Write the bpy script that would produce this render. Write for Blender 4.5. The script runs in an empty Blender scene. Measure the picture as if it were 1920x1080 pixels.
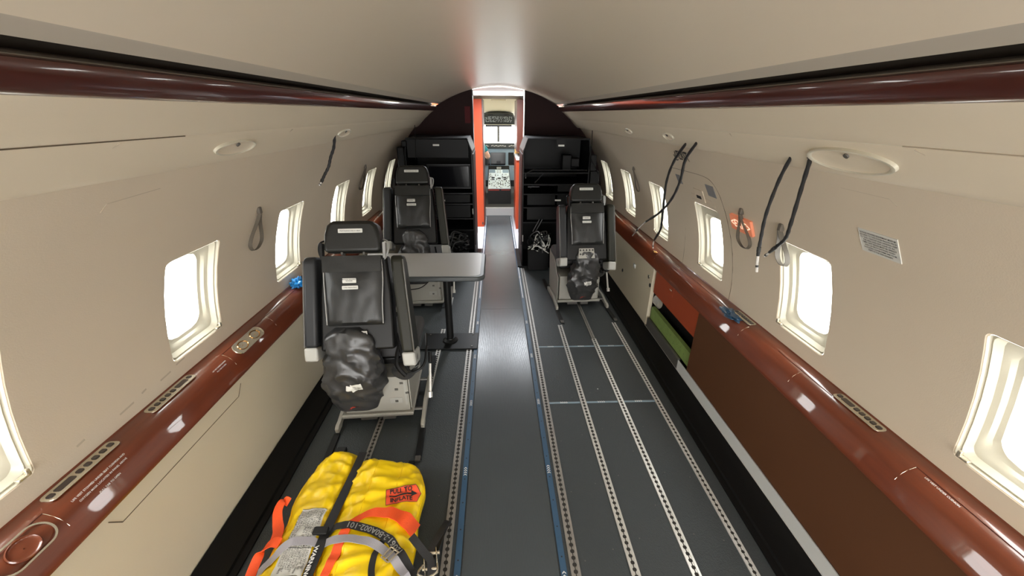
import bpy, bmesh, math, random
from mathutils import Vector, Matrix, noise
random.seed(7)
SC = bpy.context.scene
COL = SC.collection
pi = math.pi

# ------------------------------------------------------------------ camera, world, exposure
cd = bpy.data.cameras.new('camera'); cam = bpy.data.objects.new('camera', cd); COL.objects.link(cam)
R_ = Vector((0.9992185715344806, -0.03902124214406266, 0.0062919759866226985))
U_ = Vector((0.010057455110716864, 0.40496420394385924, 0.9142772233413738))
F_ = Vector((0.038224257969100374, 0.9134994998276355, -0.4050402077786494))
cam.matrix_world = Matrix(((R_.x, U_.x, -F_.x, -0.030), (R_.y, U_.y, -F_.y, 0.0), (R_.z, U_.z, -F_.z, 1.58), (0, 0, 0, 1)))
cd.sensor_width = 36.0; cd.lens = 740.0 / 1920.0 * 36.0
cd.clip_start = 0.02; cd.clip_end = 200
SC.camera = cam
W = bpy.data.worlds.new('world'); SC.world = W; W.use_nodes = True
bg = W.node_tree.nodes['Background']; bg.inputs[0].default_value = (1.0, 0.99, 0.965, 1); bg.inputs[1].default_value = 9.0
_nt = W.node_tree; _tc = _nt.nodes.new('ShaderNodeTexCoord'); _sx = _nt.nodes.new('ShaderNodeSeparateXYZ'); _ma = _nt.nodes.new('ShaderNodeMath'); _ma.operation = 'MULTIPLY_ADD'
_ma.inputs[1].default_value = 3.0; _ma.inputs[2].default_value = 8.9     # sky brighter overhead than the apron below
_nt.links.new(_tc.outputs['Generated'], _sx.inputs[0]); _nt.links.new(_sx.outputs['Z'], _ma.inputs[0])
_mx = _nt.nodes.new('ShaderNodeMath'); _mx.operation = 'MAXIMUM'; _mx.inputs[1].default_value = 3.5; _nt.links.new(_ma.outputs[0], _mx.inputs[0]); _nt.links.new(_mx.outputs[0], bg.inputs[1])
SC.view_settings.view_transform = 'Standard'; SC.view_settings.look = 'None'
SC.view_settings.gamma = 1.0; SC.view_settings.use_curve_mapping = False
SC.view_settings.exposure = 0.42
SC.cycles.max_bounces = 10; SC.cycles.diffuse_bounces = 8; SC.cycles.glossy_bounces = 4
SC.cycles.transparent_max_bounces = 12
SC.cycles.use_denoising = True
SC.cycles.sample_clamp_indirect = 8.0
SC.cycles.caustics_reflective = False; SC.cycles.caustics_refractive = False

def portal(loc, direction, sx, sy):
    l = bpy.data.lights.new('daylight_portal', 'AREA'); l.shape = 'RECTANGLE'; l.size = sx; l.size_y = sy
    l.cycles.is_portal = True
    o = bpy.data.objects.new('daylight_portal', l); COL.objects.link(o)
    o.location = loc; o.rotation_euler = Vector(direction).to_track_quat('-Z', 'Z').to_euler()
    return o
WL = [-0.88, -0.11, 0.655, 1.427, 2.195, 2.975, 3.72, 4.48]     # window centres along the left wall
WR = [-0.90, -0.135, 0.633, 1.395, 2.150, 2.91, 3.65, 4.40]     # and along the right wall
WZ = (0.713, 1.112); WH = 0.143
for s, ws in ((-1, WL), (1, WR)):
    for y in ws:
        portal((s * 1.31, y, 0.91), (-s, 0, 0), 0.42, 0.29) if False else portal((s * 1.31, y, 0.91), (-s, 0, 0), 0.29, 0.42)
portal((0, 9.1, 1.25), (0, -1, 0), 1.9, 0.7)
portal((-1.28, 5.35, 0.9), (1, 0, 0), 0.8, 1.7)
def lamp(name, loc, direction, sx, sy, power, color=(1, .95, .88)):
    l = bpy.data.lights.new(name, 'AREA'); l.shape = 'RECTANGLE'; l.size = sx; l.size_y = sy; l.energy = power; l.color = color
    o = bpy.data.objects.new(name, l); COL.objects.link(o); o.location = loc
    o.rotation_euler = Vector(direction).to_track_quat('-Z', 'Y').to_euler(); return o

# ------------------------------------------------------------------ materials
def mat(name, col, rough=.5, metal=0., spec=.5, coat=0., bump=0., bscale=60., var=0., vscale=4., emit=None, estr=0., btype='noise', stretch=None, coatr=.05):
    m = bpy.data.materials.new(name); m.use_nodes = True
    nt = m.node_tree; b = nt.nodes['Principled BSDF']
    b.inputs['Base Color'].default_value = (*col, 1); b.inputs['Roughness'].default_value = rough
    b.inputs['Metallic'].default_value = metal; b.inputs['Specular IOR Level'].default_value = spec
    b.inputs['Coat Weight'].default_value = coat; b.inputs['Coat Roughness'].default_value = coatr
    if emit: b.inputs['Emission Color'].default_value = (*emit, 1); b.inputs['Emission Strength'].default_value = estr
    tc = None
    if bump or var:
        tc = nt.nodes.new('ShaderNodeTexCoord'); mp = nt.nodes.new('ShaderNodeMapping'); nt.links.new(tc.outputs['Object'], mp.inputs[0])
        if stretch: mp.inputs['Scale'].default_value = stretch
    if bump:
        if btype == 'noise':
            t = nt.nodes.new('ShaderNodeTexNoise'); t.inputs['Scale'].default_value = bscale; t.inputs['Detail'].default_value = 4; out = t.outputs[0]
        elif btype == 'voronoi':
            t = nt.nodes.new('ShaderNodeTexVoronoi'); t.inputs['Scale'].default_value = bscale; out = t.outputs[0]
        else:
            t = nt.nodes.new('ShaderNodeTexWave'); t.inputs['Scale'].default_value = bscale; out = t.outputs[1]
        nt.links.new(mp.outputs[0], t.inputs[0])
        bn = nt.nodes.new('ShaderNodeBump'); bn.inputs['Strength'].default_value = bump; bn.inputs['Distance'].default_value = .002
        nt.links.new(out, bn.inputs['Height']); nt.links.new(bn.outputs[0], b.inputs['Normal'])
    if var:
        t = nt.nodes.new('ShaderNodeTexNoise'); t.inputs['Scale'].default_value = vscale; t.inputs['Detail'].default_value = 5
        nt.links.new(mp.outputs[0], t.inputs[0])
        mx = nt.nodes.new('ShaderNodeMix'); mx.data_type = 'RGBA'
        mx.inputs[6].default_value = (*[c * (1 - var) for c in col], 1); mx.inputs[7].default_value = (*[min(1, c * (1 + var)) for c in col], 1)
        nt.links.new(t.outputs[0], mx.inputs[0]); nt.links.new(mx.outputs[2], b.inputs['Base Color'])
    return m
M = {}
M['wall'] = mat('cream_wall_panel', (.62, .535, .42), .5, bump=.15, bscale=250, var=.04, vscale=3)
M['lower'] = mat('cream_lower_panel', (.62, .555, .42), .45, bump=.1, bscale=250, var=.04, vscale=3)
M['ceil'] = mat('cream_ceiling_panel', (.66, .58, .465), .32, spec=.45, bump=.12, bscale=9, var=.02, vscale=6, stretch=(1, .35, 1))
M['valance'] = mat('cream_valance', (.68, .60, .47), .42, bump=.08, bscale=200, var=.03)
M['lip'] = mat('shaded_ceiling_lip', (.42, .38, .32), .6)  # cream like the ceiling, greyed to put its shade into the colour
M['coveledge'] = mat('shaded_cove_moulding', (.16, .135, .105), .7)  # cream moulding, darkened so the cove's shade is in its colour
M['cavity'] = mat('recess_shade', (.03, .022, .015), .8)  # near-black tone stands for the shade inside the cove
M['ivory'] = mat('ivory_window_plastic', (.56, .53, .43), .35)
M['wood'] = mat('maroon_gloss_veneer', (.150, .033, .012), .30, spec=.4, coat=1.0, coatr=.03, var=.38, vscale=7, stretch=(6, .6, 6))
M['wood2'] = mat('dark_maroon_gloss_trim', (.06, .012, .007), .3, spec=.5, coat=1.0, coatr=.05, var=.2, vscale=8, stretch=(5, .5, 5))
M['bulk'] = mat('dark_maroon_bulkhead', (.014, .0025, .002), .6, spec=.15, var=.25, vscale=5)
M['floor'] = mat('charcoal_floor_vinyl', (.045, .053, .057), .50, spec=.4, bump=.5, bscale=170, btype='voronoi', var=.1, vscale=2)
M['aisle'] = mat('charcoal_aisle_vinyl', (.060, .071, .078), .25, spec=.5, bump=.16, bscale=60, btype='wave', var=.1, vscale=3)
M['edge'] = mat('black_floor_edging', (.004, .004, .004), .55, spec=.2)
M['alu'] = mat('brushed_aluminium', (.78, .77, .74), .36, metal=.6, var=.12, vscale=40)
M['aludim'] = mat('worn_track_metal', (.40, .38, .355), .38, metal=.6, var=.3, vscale=30)
M['hole'] = mat('track_hole_shadow', (.02, .018, .015), .7)
M['blue'] = mat('blue_path_strip', (.035, .085, .155), .45)
M['white'] = mat('white_marking', (.8, .8, .78), .5)
M['black'] = mat('black_paint', (.006, .006, .006), .45, spec=.3)
M['rack'] = mat('black_rack_metal', (.0028, .0028, .003), .5, spec=.18)
M['rackedge'] = mat('rack_edge_metal', (.035, .035, .037), .4, metal=.5)
M['screen'] = mat('dark_monitor_glass', (.003, .003, .004), .12, spec=.4)
M['leather'] = mat('charcoal_leather', (.0155, .016, .0155), .40, spec=.42, bump=.25, bscale=220, var=.12, vscale=20)
M['leather2'] = mat('dark_headrest_leather', (.011, .011, .0095), .45, spec=.35, bump=.2, bscale=220, var=.1, vscale=14)
M['bag'] = mat('grey_nylon_bag', (.034, .034, .034), .33, spec=.5, bump=.2, bscale=300, var=.1, vscale=20)
M['arm'] = mat('dark_armrest_side', (.020, .021, .023), .5, spec=.35)  # grey-blue tone is window light put into the left armrest's colour
M['olive'] = mat('dark_olive_armrest_cover', (.013, .013, .008), .55, spec=.35)
M['cap'] = mat('light_grey_endcap', (.40, .40, .37), .45)
M['piping'] = mat('silver_piping', (.30, .30, .29), .4)
M['cushion'] = mat('grey_seat_fabric', (.075, .075, .080), .85, bump=.3, bscale=400)
M['basegrey'] = mat('warm_grey_painted_metal', (.36, .35, .31), .42, spec=.5, var=.05, vscale=12)
M['placard'] = mat('placard_off_white', (.62, .62, .58), .45)
M['ink'] = mat('black_ink', (.02, .02, .02), .6)
M['redtag'] = mat('red_tag', (.30, .03, .02), .5)
M['table'] = mat('light_grey_tabletop', (.42, .41, .39), .34, spec=.5, var=.04)
M['tedge'] = mat('dark_grey_table_edge', (.055, .062, .065), .4)
M['orange'] = mat('orange_composite_panel', (.33, .055, .018), .5, var=.08, vscale=5)
M['galley'] = mat('orange_galley_panel', (.34, .045, .014), .5, spec=.25)
M['galleydark'] = mat('brown_galley_cabinet', (.070, .015, .007), .4, coat=.2)
M['brown'] = mat('brown_composite_panel', (.088, .034, .013), .62, spec=.35, var=.1, vscale=3)
M['green'] = mat('green_primer_metal', (.20, .29, .08), .55, var=.2, vscale=25)
M['greymetal'] = mat('dull_grey_metal', (.13, .125, .115), .4, metal=.4)
M['kick'] = mat('pale_grey_kick_strip', (.55, .56, .55), .5)
M['yellow'] = mat('yellow_coated_nylon', (.96, .66, .006), .36, spec=.5, bump=.18, bscale=45, var=.06, vscale=9)
M['orangeweb'] = mat('orange_webbing', (.95, .10, .015), .6, bump=.4, bscale=300)
M['greyweb'] = mat('grey_webbing', (.34, .33, .36), .6, bump=.4, bscale=300)
M['blackweb'] = mat('black_webbing', (.012, .012, .013), .6, bump=.4, bscale=300)
M['orangetag'] = mat('orange_tag', (.90, .10, .035), .5)
M['brass'] = mat('brass', (.75, .42, .16), .22, metal=1.)
M['bezel'] = mat('satin_nickel_bezel', (.66, .60, .48), .25, metal=.75)
M['button'] = mat('dark_button', (.025, .015, .015), .2, coat=.6)
M['strap'] = mat('taupe_strap', (.11, .095, .075), .6)
M['bluebag'] = mat('blue_plastic', (.02, .22, .55), .18, spec=.7, var=.3, vscale=30)
M['bluedark'] = mat('dark_blue_cloth', (.02, .065, .13), .3, spec=.6, var=.5, vscale=30)
M['exit'] = mat('orange_red_exit_sign', (.75, .28, .17), .4, emit=(1, .28, .12), estr=.12)
M['exitletter'] = mat('pale_exit_letters', (.9, .8, .65), .4, emit=(1, .85, .6), estr=.5)
M['greyplac'] = mat('grey_placard', (.20, .20, .21), .35)
M['groove'] = mat('panel_seam', (.12, .09, .06), .8)
M['scuff'] = mat('scuff_mark', (.47, .40, .31), .7)
M['entryfloor_daylit'] = mat('daylit_entry_floor', (.42, .45, .48), .4)  # pale tone is door daylight on the floor, put into the colour
M['ceilw'] = mat('white_entry_ceiling', (.75, .73, .72), .4)
M['cockcream'] = mat('cream_cockpit_lining', (.78, .72, .55), .5)
M['cockgrey'] = mat('dark_cockpit_plastic', (.035, .04, .042), .5)
M['panelgrey'] = mat('blue_grey_instrument_panel', (.22, .30, .36), .45)
M['pedtop'] = mat('pale_blue_grey_console', (.66, .76, .80), .4)
M['knob'] = mat('instrument_knob', (.015, .015, .018), .4)
M['sheep'] = mat('cream_sheepskin', (.75, .70, .60), .9, bump=.8, bscale=80)
M['skin'] = mat('skin', (.62, .36, .26), .5)
M['teal'] = mat('teal_shirt', (.01, .22, .27), .8)
M['trousers'] = mat('dark_trousers', (.02, .022, .03), .8)
M['hair'] = mat('dark_hair', (.03, .02, .013), .6)
M['redsign'] = mat('dark_red_sign', (.07, .002, .004), .6, spec=.2)
M['lampglow'] = mat('dome_lamp_lens', (.8, .8, .8), .4, emit=(1, .97, .92), estr=4.)
def glassmat():
    m = bpy.data.materials.new('clear_window_pane'); m.use_nodes = True; nt = m.node_tree; nt.nodes.clear()
    o = nt.nodes.new('ShaderNodeOutputMaterial'); t = nt.nodes.new('ShaderNodeBsdfTransparent'); g = nt.nodes.new('ShaderNodeBsdfGlossy')
    lw = nt.nodes.new('ShaderNodeLayerWeight'); lw.inputs[0].default_value = .5; pw = nt.nodes.new('ShaderNodeMath'); pw.operation = 'POWER'; pw.inputs[1].default_value = 5
    f = nt.nodes.new('ShaderNodeMath'); f.operation = 'MULTIPLY_ADD'; f.inputs[1].default_value = .5; f.inputs[2].default_value = .03; mx = nt.nodes.new('ShaderNodeMixShader')
    nt.links.new(lw.outputs['Facing'], pw.inputs[0]); nt.links.new(pw.outputs[0], f.inputs[0])
    g.inputs['Roughness'].default_value = .02; t.inputs[0].default_value = (.96, .98, .98, 1)
    nt.links.new(f.outputs[0], mx.inputs[0]); nt.links.new(t.outputs[0], mx.inputs[1]); nt.links.new(g.outputs[0], mx.inputs[2]); nt.links.new(mx.outputs[0], o.inputs[0])
    return m
M['glass'] = glassmat()
def plasticmat():
    m = bpy.data.materials.new('clear_plastic_tip'); m.use_nodes = True; b = m.node_tree.nodes['Principled BSDF']
    b.inputs['Base Color'].default_value = (.75, .73, .70, 1); b.inputs['Roughness'].default_value = .15; b.inputs['Alpha'].default_value = .55
    return m
M['clear'] = plasticmat()

# ------------------------------------------------------------------ mesh helpers
class MB:
    def __init__(s): s.v = []; s.f = []; s.m = []
    def add(s, vs, fs, mi=0, T=None):
        n = len(s.v)
        s.v += [tuple(T @ Vector(v)) if T is not None else tuple(v) for v in vs]
        s.f += [tuple(i + n for i in f) for f in fs]; s.m += [mi] * len(fs)
        return s
    def box(s, c, d, mi=0, T=None, taper=1.0):
        x, y, z = c; a, b, e = d[0] / 2, d[1] / 2, d[2] / 2
        vs = [(x + i * a * (taper if k > 0 else 1), y + j * b * (taper if k > 0 else 1), z + k * e) for k in (-1, 1) for j in (-1, 1) for i in (-1, 1)]
        return s.add(vs, [(0, 2, 3, 1), (4, 5, 7, 6), (0, 1, 5, 4), (2, 6, 7, 3), (0, 4, 6, 2), (1, 3, 7, 5)], mi, T)
    def bb(s, x0, x1, y0, y1, z0, z1, mi=0, T=None):
        return s.box(((x0 + x1) / 2, (y0 + y1) / 2, (z0 + z1) / 2), (abs(x1 - x0), abs(y1 - y0), abs(z1 - z0)), mi, T)
    def tube(s, pts, r, n=8, mi=0, caps=True, T=None, flat=1.0):
        pts = [Vector(p) for p in pts]; rs = r if isinstance(r, (list, tuple)) else [r] * len(pts)
        vs = []; prev = None
        for i, p in enumerate(pts):
            t = (pts[min(i + 1, len(pts) - 1)] - pts[max(i - 1, 0)])
            if t.length < 1e-9: t = Vector((0, 0, 1))
            t.normalize()
            if prev is None:
                a = Vector((0, 0, 1)) if abs(t.z) < .9 else Vector((1, 0, 0))
                u = t.cross(a).normalized()
            else:
                u = (prev - t * prev.dot(t)).normalized()
            prev = u; w = t.cross(u)
            for k in range(n):
                an = 2 * pi * k / n
                vs.append(p + rs[i] * (math.cos(an) * u + flat * math.sin(an) * w))
        fs = []
        for i in range(len(pts) - 1):
            for k in range(n):
                fs.append((i * n + k, i * n + (k + 1) % n, (i + 1) * n + (k + 1) % n, (i + 1) * n + k))
        if caps:
            fs.append(tuple(range(n - 1, -1, -1))); e = (len(pts) - 1) * n; fs.append(tuple(e + k for k in range(n)))
        return s.add(vs, fs, mi, T)
    def prism(s, poly, O, X, Y, D, mi=0, T=None):
        """polygon (u,v) placed at O + u X + v Y, extruded by vector D"""
        O, X, Y, D = Vector(O), Vector(X), Vector(Y), Vector(D); n = len(poly)
        a = [O + X * u + Y * v for u, v in poly]; vs = a + [p + D for p in a]
        fs = [tuple(range(n - 1, -1, -1)), tuple(range(n, 2 * n))] + [(i, (i + 1) % n, (i + 1) % n + n, i + n) for i in range(n)]
        return s.add(vs, fs, mi, T)
    def grid(s, P, mi=0, closed=False, T=None):
        nr, nc = len(P), len(P[0]); vs = [p for r in P for p in r]; fs = []
        for i in range(nr - 1):
            for j in range(nc if closed else nc - 1):
                fs.append((i * nc + j, i * nc + (j + 1) % nc, (i + 1) * nc + (j + 1) % nc, (i + 1) * nc + j))
        return s.add(vs, fs, mi, T)
    def disc(s, c, X, Y, r, n=10, mi=0, ry=None):
        c, X, Y = Vector(c), Vector(X), Vector(Y); ry = ry or r
        return s.add([c + X * r * math.cos(2 * pi * k / n) + Y * ry * math.sin(2 * pi * k / n) for k in range(n)], [tuple(range(n))], mi)
    def ribbon(s, pts, w, th=.002, side=None, mi=0):
        """flat webbing along pts; side: width direction (vector) or list of them"""
        pts = [Vector(p) for p in pts]; n = len(pts); P = []
        for i, p in enumerate(pts):
            t = (pts[min(i + 1, n - 1)] - pts[max(i - 1, 0)]).normalized()
            sd = Vector(side[i] if isinstance(side, list) else side); sd = (sd - t * sd.dot(t)).normalized()
            nn = t.cross(sd).normalized(); ww = w[i] if isinstance(w, list) else w
            P.append([p + sd * ww / 2 + nn * th / 2, p - sd * ww / 2 + nn * th / 2, p - sd * ww / 2 - nn * th / 2, p + sd * ww / 2 - nn * th / 2])
        s.grid(P, mi, closed=True)
        k = len(s.v) - 4 * n
        s.f += [(k + 3, k + 2, k + 1, k), (k + 4 * n - 4, k + 4 * n - 3, k + 4 * n - 2, k + 4 * n - 1)]; s.m += [mi, mi]
        return s
    def build(s, name, mats, parent=None, smooth=35, bevel=0., bseg=2, sub=0, fix=True):
        me = bpy.data.meshes.new(name); me.from_pydata([tuple(v) for v in s.v], [], s.f)
        for m in (mats if isinstance(mats, (list, tuple)) else [mats]): me.materials.append(M[m] if isinstance(m, str) else m)
        for p, mi in zip(me.polygons, s.m): p.material_index = mi
        if fix:
            bm = bmesh.new(); bm.from_mesh(me); bmesh.ops.recalc_face_normals(bm, faces=bm.faces); bm.to_mesh(me); bm.free()
        if smooth:
            me.shade_smooth(); me.set_sharp_from_angle(angle=math.radians(smooth))
        me.update()
        o = bpy.data.objects.new(name, me); COL.objects.link(o)
        if parent is not None: o.parent = parent
        if bevel:
            b = o.modifiers.new('bevel', 'BEVEL'); b.width = bevel; b.segments = bseg; b.limit_method = 'ANGLE'; b.angle_limit = math.radians(40)
        if sub:
            b = o.modifiers.new('sub', 'SUBSURF'); b.levels = sub; b.render_levels = sub
        return o
def tag(o, label=None, cat=None, group=None, kind=None):
    if label: o['label'] = label
    if cat: o['category'] = cat
    if group: o['group'] = group
    if kind: o['kind'] = kind
    return o
def thing(name, label, cat, loc=(0, 0, 0), group=None, rot=(0, 0, 0)):
    o = bpy.data.objects.new(name, None); COL.objects.link(o); o.empty_display_size = .1
    o.location = loc; o.rotation_euler = rot; return tag(o, label, cat, group)
def copy_tree(o, parent=None):
    c = o.copy(); COL.objects.link(c); c.parent = parent
    for ch in list(o.children): copy_tree(ch, c)
    return c
def rrect(w, h, r, n=5):
    out = []
    for cx, cy, a0 in ((w / 2 - r, h / 2 - r, 0), (-w / 2 + r, h / 2 - r, 90), (-w / 2 + r, -h / 2 + r, 180), (w / 2 - r, -h / 2 + r, 270)):
        for k in range(n + 1):
            a = math.radians(a0 + 90 * k / n); out.append((cx + r * math.cos(a), cy + r * math.sin(a)))
    return out
def smoothpath(pts, n=6):
    pts = [Vector(p) for p in pts]; out = []
    for i in range(len(pts) - 1):
        p0, p1, p2, p3 = pts[max(i - 1, 0)], pts[i], pts[i + 1], pts[min(i + 2, len(pts) - 1)]
        for k in range(n):
            t = k / n
            out.append(.5 * ((2 * p1) + (p2 - p0) * t + (2 * p0 - 5 * p1 + 4 * p2 - p3) * t * t + (3 * p1 - p0 - 3 * p2 + p3) * t ** 3))
    out.append(pts[-1]); return out
def text_obj(name, s, size, O, X, Y, material, parent=None, off=.0008, align='CENTER', warp=None, bold=.012):
    """flat lettering centred at O, reading along X with Y up"""
    c = bpy.data.curves.new('t', 'FONT'); c.body = s; c.size = size; c.align_x = align; c.align_y = 'CENTER'; c.resolution_u = 2
    c.extrude = 0; c.offset = bold * size
    t = bpy.data.objects.new('t', c); COL.objects.link(t)
    me = bpy.data.meshes.new_from_object(t.evaluated_get(bpy.context.evaluated_depsgraph_get()))
    bpy.data.objects.remove(t); bpy.data.curves.remove(c)
    O, X, Y = Vector(O), Vector(X).normalized(), Vector(Y).normalized(); N = X.cross(Y)
    for v in me.vertices:
        u, w = v.co.x, v.co.y
        v.co = warp(u, w) if warp else O + X * u + Y * w + N * off
    me.materials.clear(); me.materials.append(M[material]); me.name = name
    o = bpy.data.objects.new(name, me); COL.objects.link(o)
    if parent is not None: o.parent = parent
    return o
def nz(x, y, z=0, s=1.): return noise.noise(Vector((x * s, y * s, z * s)))

# ------------------------------------------------------------------ cabin shell
CR, CZ = 1.245, 0.60
YB, YF = -2.4, 4.78           # aft end (behind the camera) and forward bulkhead
def wx(z, off=0.): return math.sqrt((CR - off) ** 2 - (z - CZ) ** 2)
def wp(s, y, z, off=0.):
    a = math.asin((z - CZ) / CR); r = CR - off
    return Vector((s * r * math.cos(a), y, CZ + r * math.sin(a)))
FR = [-1, -.94, -.87, -.75, -.4, 0, .4, .75, .87, .94, 1]
def ringpts(hw, hh, r, squash=None):
    """closed list following the border of the FR grid, projected on a rounded rectangle"""
    b = [(u, -1) for u in FR[:-1]] + [(1, v) for v in FR[:-1]] + [(u, 1) for u in reversed(FR[1:])] + [(-1, v) for v in reversed(FR[1:])]
    out = []
    for u, v in b:
        p = Vector((u * hw, v * hh)); q = Vector((max(-hw + r, min(hw - r, p.x)), max(-hh + r, min(hh - r, p.y))))
        d = p - q
        out.append(q + d.normalized() * r if d.length > 1e-9 else p)
    return out
zc = (WZ[0] + WZ[1]) / 2; hh = (WZ[1] - WZ[0]) / 2
HW, HH = WH + .022, hh + .022
def make_wall(s, ws, name):
    ys = {YB, YF}
    for c in ws:
        for f in FR: ys.add(round(c + f * HW, 5))
    k = YB
    while k < YF:
        if all(abs(k - c) > HW + .05 for c in ws): ys.add(round(k, 5))
        k += .19
    ys = sorted(y for y in ys if YB <= y <= YF)
    zs = {.60, .64, 1.20, 1.28, 1.36, 1.442}
    for f in FR: zs.add(round(zc + f * HH, 5))
    zs = sorted(zs)
    mb = MB(); idx = {}
    for i, y in enumerate(ys):
        for j, z in enumerate(zs): idx[i, j] = len(mb.v); mb.v.append(tuple(wp(s, y, z)))
    for i in range(len(ys) - 1):
        for j in range(len(zs) - 1):
            ym, zm = (ys[i] + ys[i + 1]) / 2, (zs[j] + zs[j + 1]) / 2
            if abs(zm - zc) < HH and any(abs(ym - c) < HW for c in ws): continue
            mb.f.append((idx[i, j], idx[i + 1, j], idx[i + 1, j + 1], idx[i, j + 1])); mb.m.append(0)
    # flat collar between the square opening and the rounded window edge
    for c in ws:
        a = [wp(s, c + p.x, zc + p.y) for p in ringpts(HW, HH, 1e-6)]
        b = [wp(s, c + p.x, zc + p.y) for p in ringpts(WH, hh, .018)]
        b2 = [wp(s, c + p.x, zc + p.y, -.004) for p in ringpts(WH - .003, hh - .003, .018)]
        mb.grid([a, b, b2], 0, closed=True)
    o = mb.build(name, 'wall', smooth=40); o['kind'] = 'structure'; return o
make_wall(-1, WL, 'wall_left'); make_wall(1, WR, 'wall_right')
wn = 0
def make_window(s, c, n, small=False):
    root = bpy.data.objects.new('window_%d' % n, None); COL.objects.link(root); root['kind'] = 'structure'
    dz = -.02 if small else 0
    rings = [(WH - .003, hh - .003, .018, -.002, 0), (WH - .006, hh - .006, .018, -.012, 0), (WH - .010, hh - .010, .02, -.010, 0), (WH - .018, hh - .020, .026, -.028, 0),
             (WH - .030, hh - .032, .036, -.034, dz), (WH - .036, hh - .038, .045, -.045, dz), (WH - .046, hh - .048, .055, -.050, dz), (WH - .050, hh - .052, .055, -.074, dz)]
    if small: rings = [r if i < 4 else (r[0] - .006, r[1] - .02, r[2], r[3], r[4]) for i, r in enumerate(rings)]
    mb = MB(); P = [[wp(s, c + p.x, zc + d_ + p.y, off) for p in ringpts(a, b, r)] for a, b, r, off, d_ in rings]
    mb.grid(P, 0, closed=True)
    fr = mb.build('window_frame', 'ivory', root, smooth=30)
    gp = MB(); a, b, r, off, d_ = rings[-1]
    pts = [wp(s, c + p.x, zc + d_ + p.y, off + .003) for p in ringpts(a + .002, b + .002, r)]
    gp.add(pts, [tuple(range(len(pts)))]); gp.build('window_pane', 'glass', root, smooth=0)
    lt = MB(); e = c + (WH - .028)* (1 if True else -1)
    # small shade latch at the lower edge
    p = wp(s, e, WZ[0] + .012, .0)
    lt.box(p, (.014, .030, .008)); lt.box(p + Vector((-s * .006, .008, .010)), (.010, .010, .018))
    lt.build('shade_latch', 'bezel', root, bevel=.002)
    return root
for s, ws in ((-1, WL), (1, WR)):
    for i, c in enumerate(ws):
        wn += 1; make_window(s, c, wn, small=(s == 1 and i == 4))

def extrude_profile(name, prof, y0, y1, material, s=1, thick=None, step=.4, parent=None, smooth=35):
    mb = MB(); n = max(1, int((y1 - y0) / step)); P = []
    for k in range(n + 1):
        y = y0 + (y1 - y0) * k / n; P.append([(s * x, y, z) for x, z in prof])
    mb.grid(P); return mb.build(name, material, parent, smooth=smooth)
# ceiling arc
arc = [(x, CZ + math.sqrt(CR * CR - x * x)) for x in [-.612 + 1.224 * k / 28 for k in range(29)]]
c_ = extrude_profile('ceiling', arc, YB, YF, 'ceil'); c_['kind'] = 'structure'
VAL = [(.924, 1.452), (.918, 1.436), (.910, 1.4315), (.901, 1.433), (.880, 1.446), (.846, 1.478), (.812, 1.513), (.806, 1.5195), (.804, 1.5235), (.798, 1.5265), (.775, 1.545), (.745, 1.572), (.722, 1.590), (.705, 1.599)]
LIP = [(.612, 1.6845), (.620, 1.682), (.634, 1.672), (.643, 1.6655), (.652, 1.667), (.655, 1.675)]
tn = 0
for s, sd in ((-1, 'left'), (1, 'right')):
    o = extrude_profile('trim_valance_' + sd, VAL, YB, YF, 'valance', s); o['kind'] = 'structure'
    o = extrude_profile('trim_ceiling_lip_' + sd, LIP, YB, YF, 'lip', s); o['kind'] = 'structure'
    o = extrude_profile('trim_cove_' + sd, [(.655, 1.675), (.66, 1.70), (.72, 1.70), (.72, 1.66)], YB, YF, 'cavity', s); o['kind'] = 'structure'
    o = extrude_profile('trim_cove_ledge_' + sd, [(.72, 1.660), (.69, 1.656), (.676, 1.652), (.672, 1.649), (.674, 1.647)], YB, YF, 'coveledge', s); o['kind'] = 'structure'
    o = extrude_profile('trim_wood_strip_' + sd, [(.674, 1.648), (.668, 1.644), (.668, 1.636), (.674, 1.622), (.684, 1.608), (.694, 1.6005), (.703, 1.5985)], YB, YF, 'wood2', s); o['kind'] = 'structure'
# floor
fl = MB(); fl.bb(-1.26, 1.26, YB, 6.6, -.05, 0)
o = fl.build('floor', 'floor', smooth=0); o['kind'] = 'structure'
fl = MB(); fl.bb(-.172, .193, YB, 6.58, 0, .0035)
o = fl.build('aisle_floor_panel', 'aisle', smooth=0); tag(o, 'long ribbed charcoal aisle floor strip running to the cockpit', 'aisle mat')
# black edging along both walls (with a raised step)
for s, sd in ((-1, 'left'), (1, 'right')):
    mb = MB()
    P = [(1.005, .001), (1.005, .010), (1.03, .012), (1.035, .022), (1.10, .024), (1.125, .030), (1.150, .040), (1.155, .0)]
    n = 6; G = [[(s * x, YB + (4.1 - YB) * k / n, z) for x, z in P] for k in range(n + 1)]
    mb.grid(G); o = mb.build('baseboard_' + sd, 'edge', smooth=30); o['kind'] = 'structure'
# lower side panels
def slab(name, x0, x1, y0, y1, z0, z1, material, kind=None, bevel=.0, parent=None):
    mb = MB(); mb.bb(x0, x1, y0, y1, z0, z1); o = mb.build(name, material, parent, smooth=0, bevel=bevel)
    if kind: o['kind'] = kind
    return o
slab('wall_lower_left', -1.185, -1.155, YB, YF, .0, .545, 'lower', 'structure')
slab('wall_lower_right', 1.155, 1.185, 2.735, YF, .035, .545, 'lower', 'structure')
slab('wall_light_block_right', 1.246, 1.26, YB, YF, .0, .66, 'black', 'structure'); slab('wall_light_block_left', -1.26, -1.246, YB, YF, .0, .66, 'black', 'structure')  # black slabs added behind the panels to stop outside light leaking in
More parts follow.
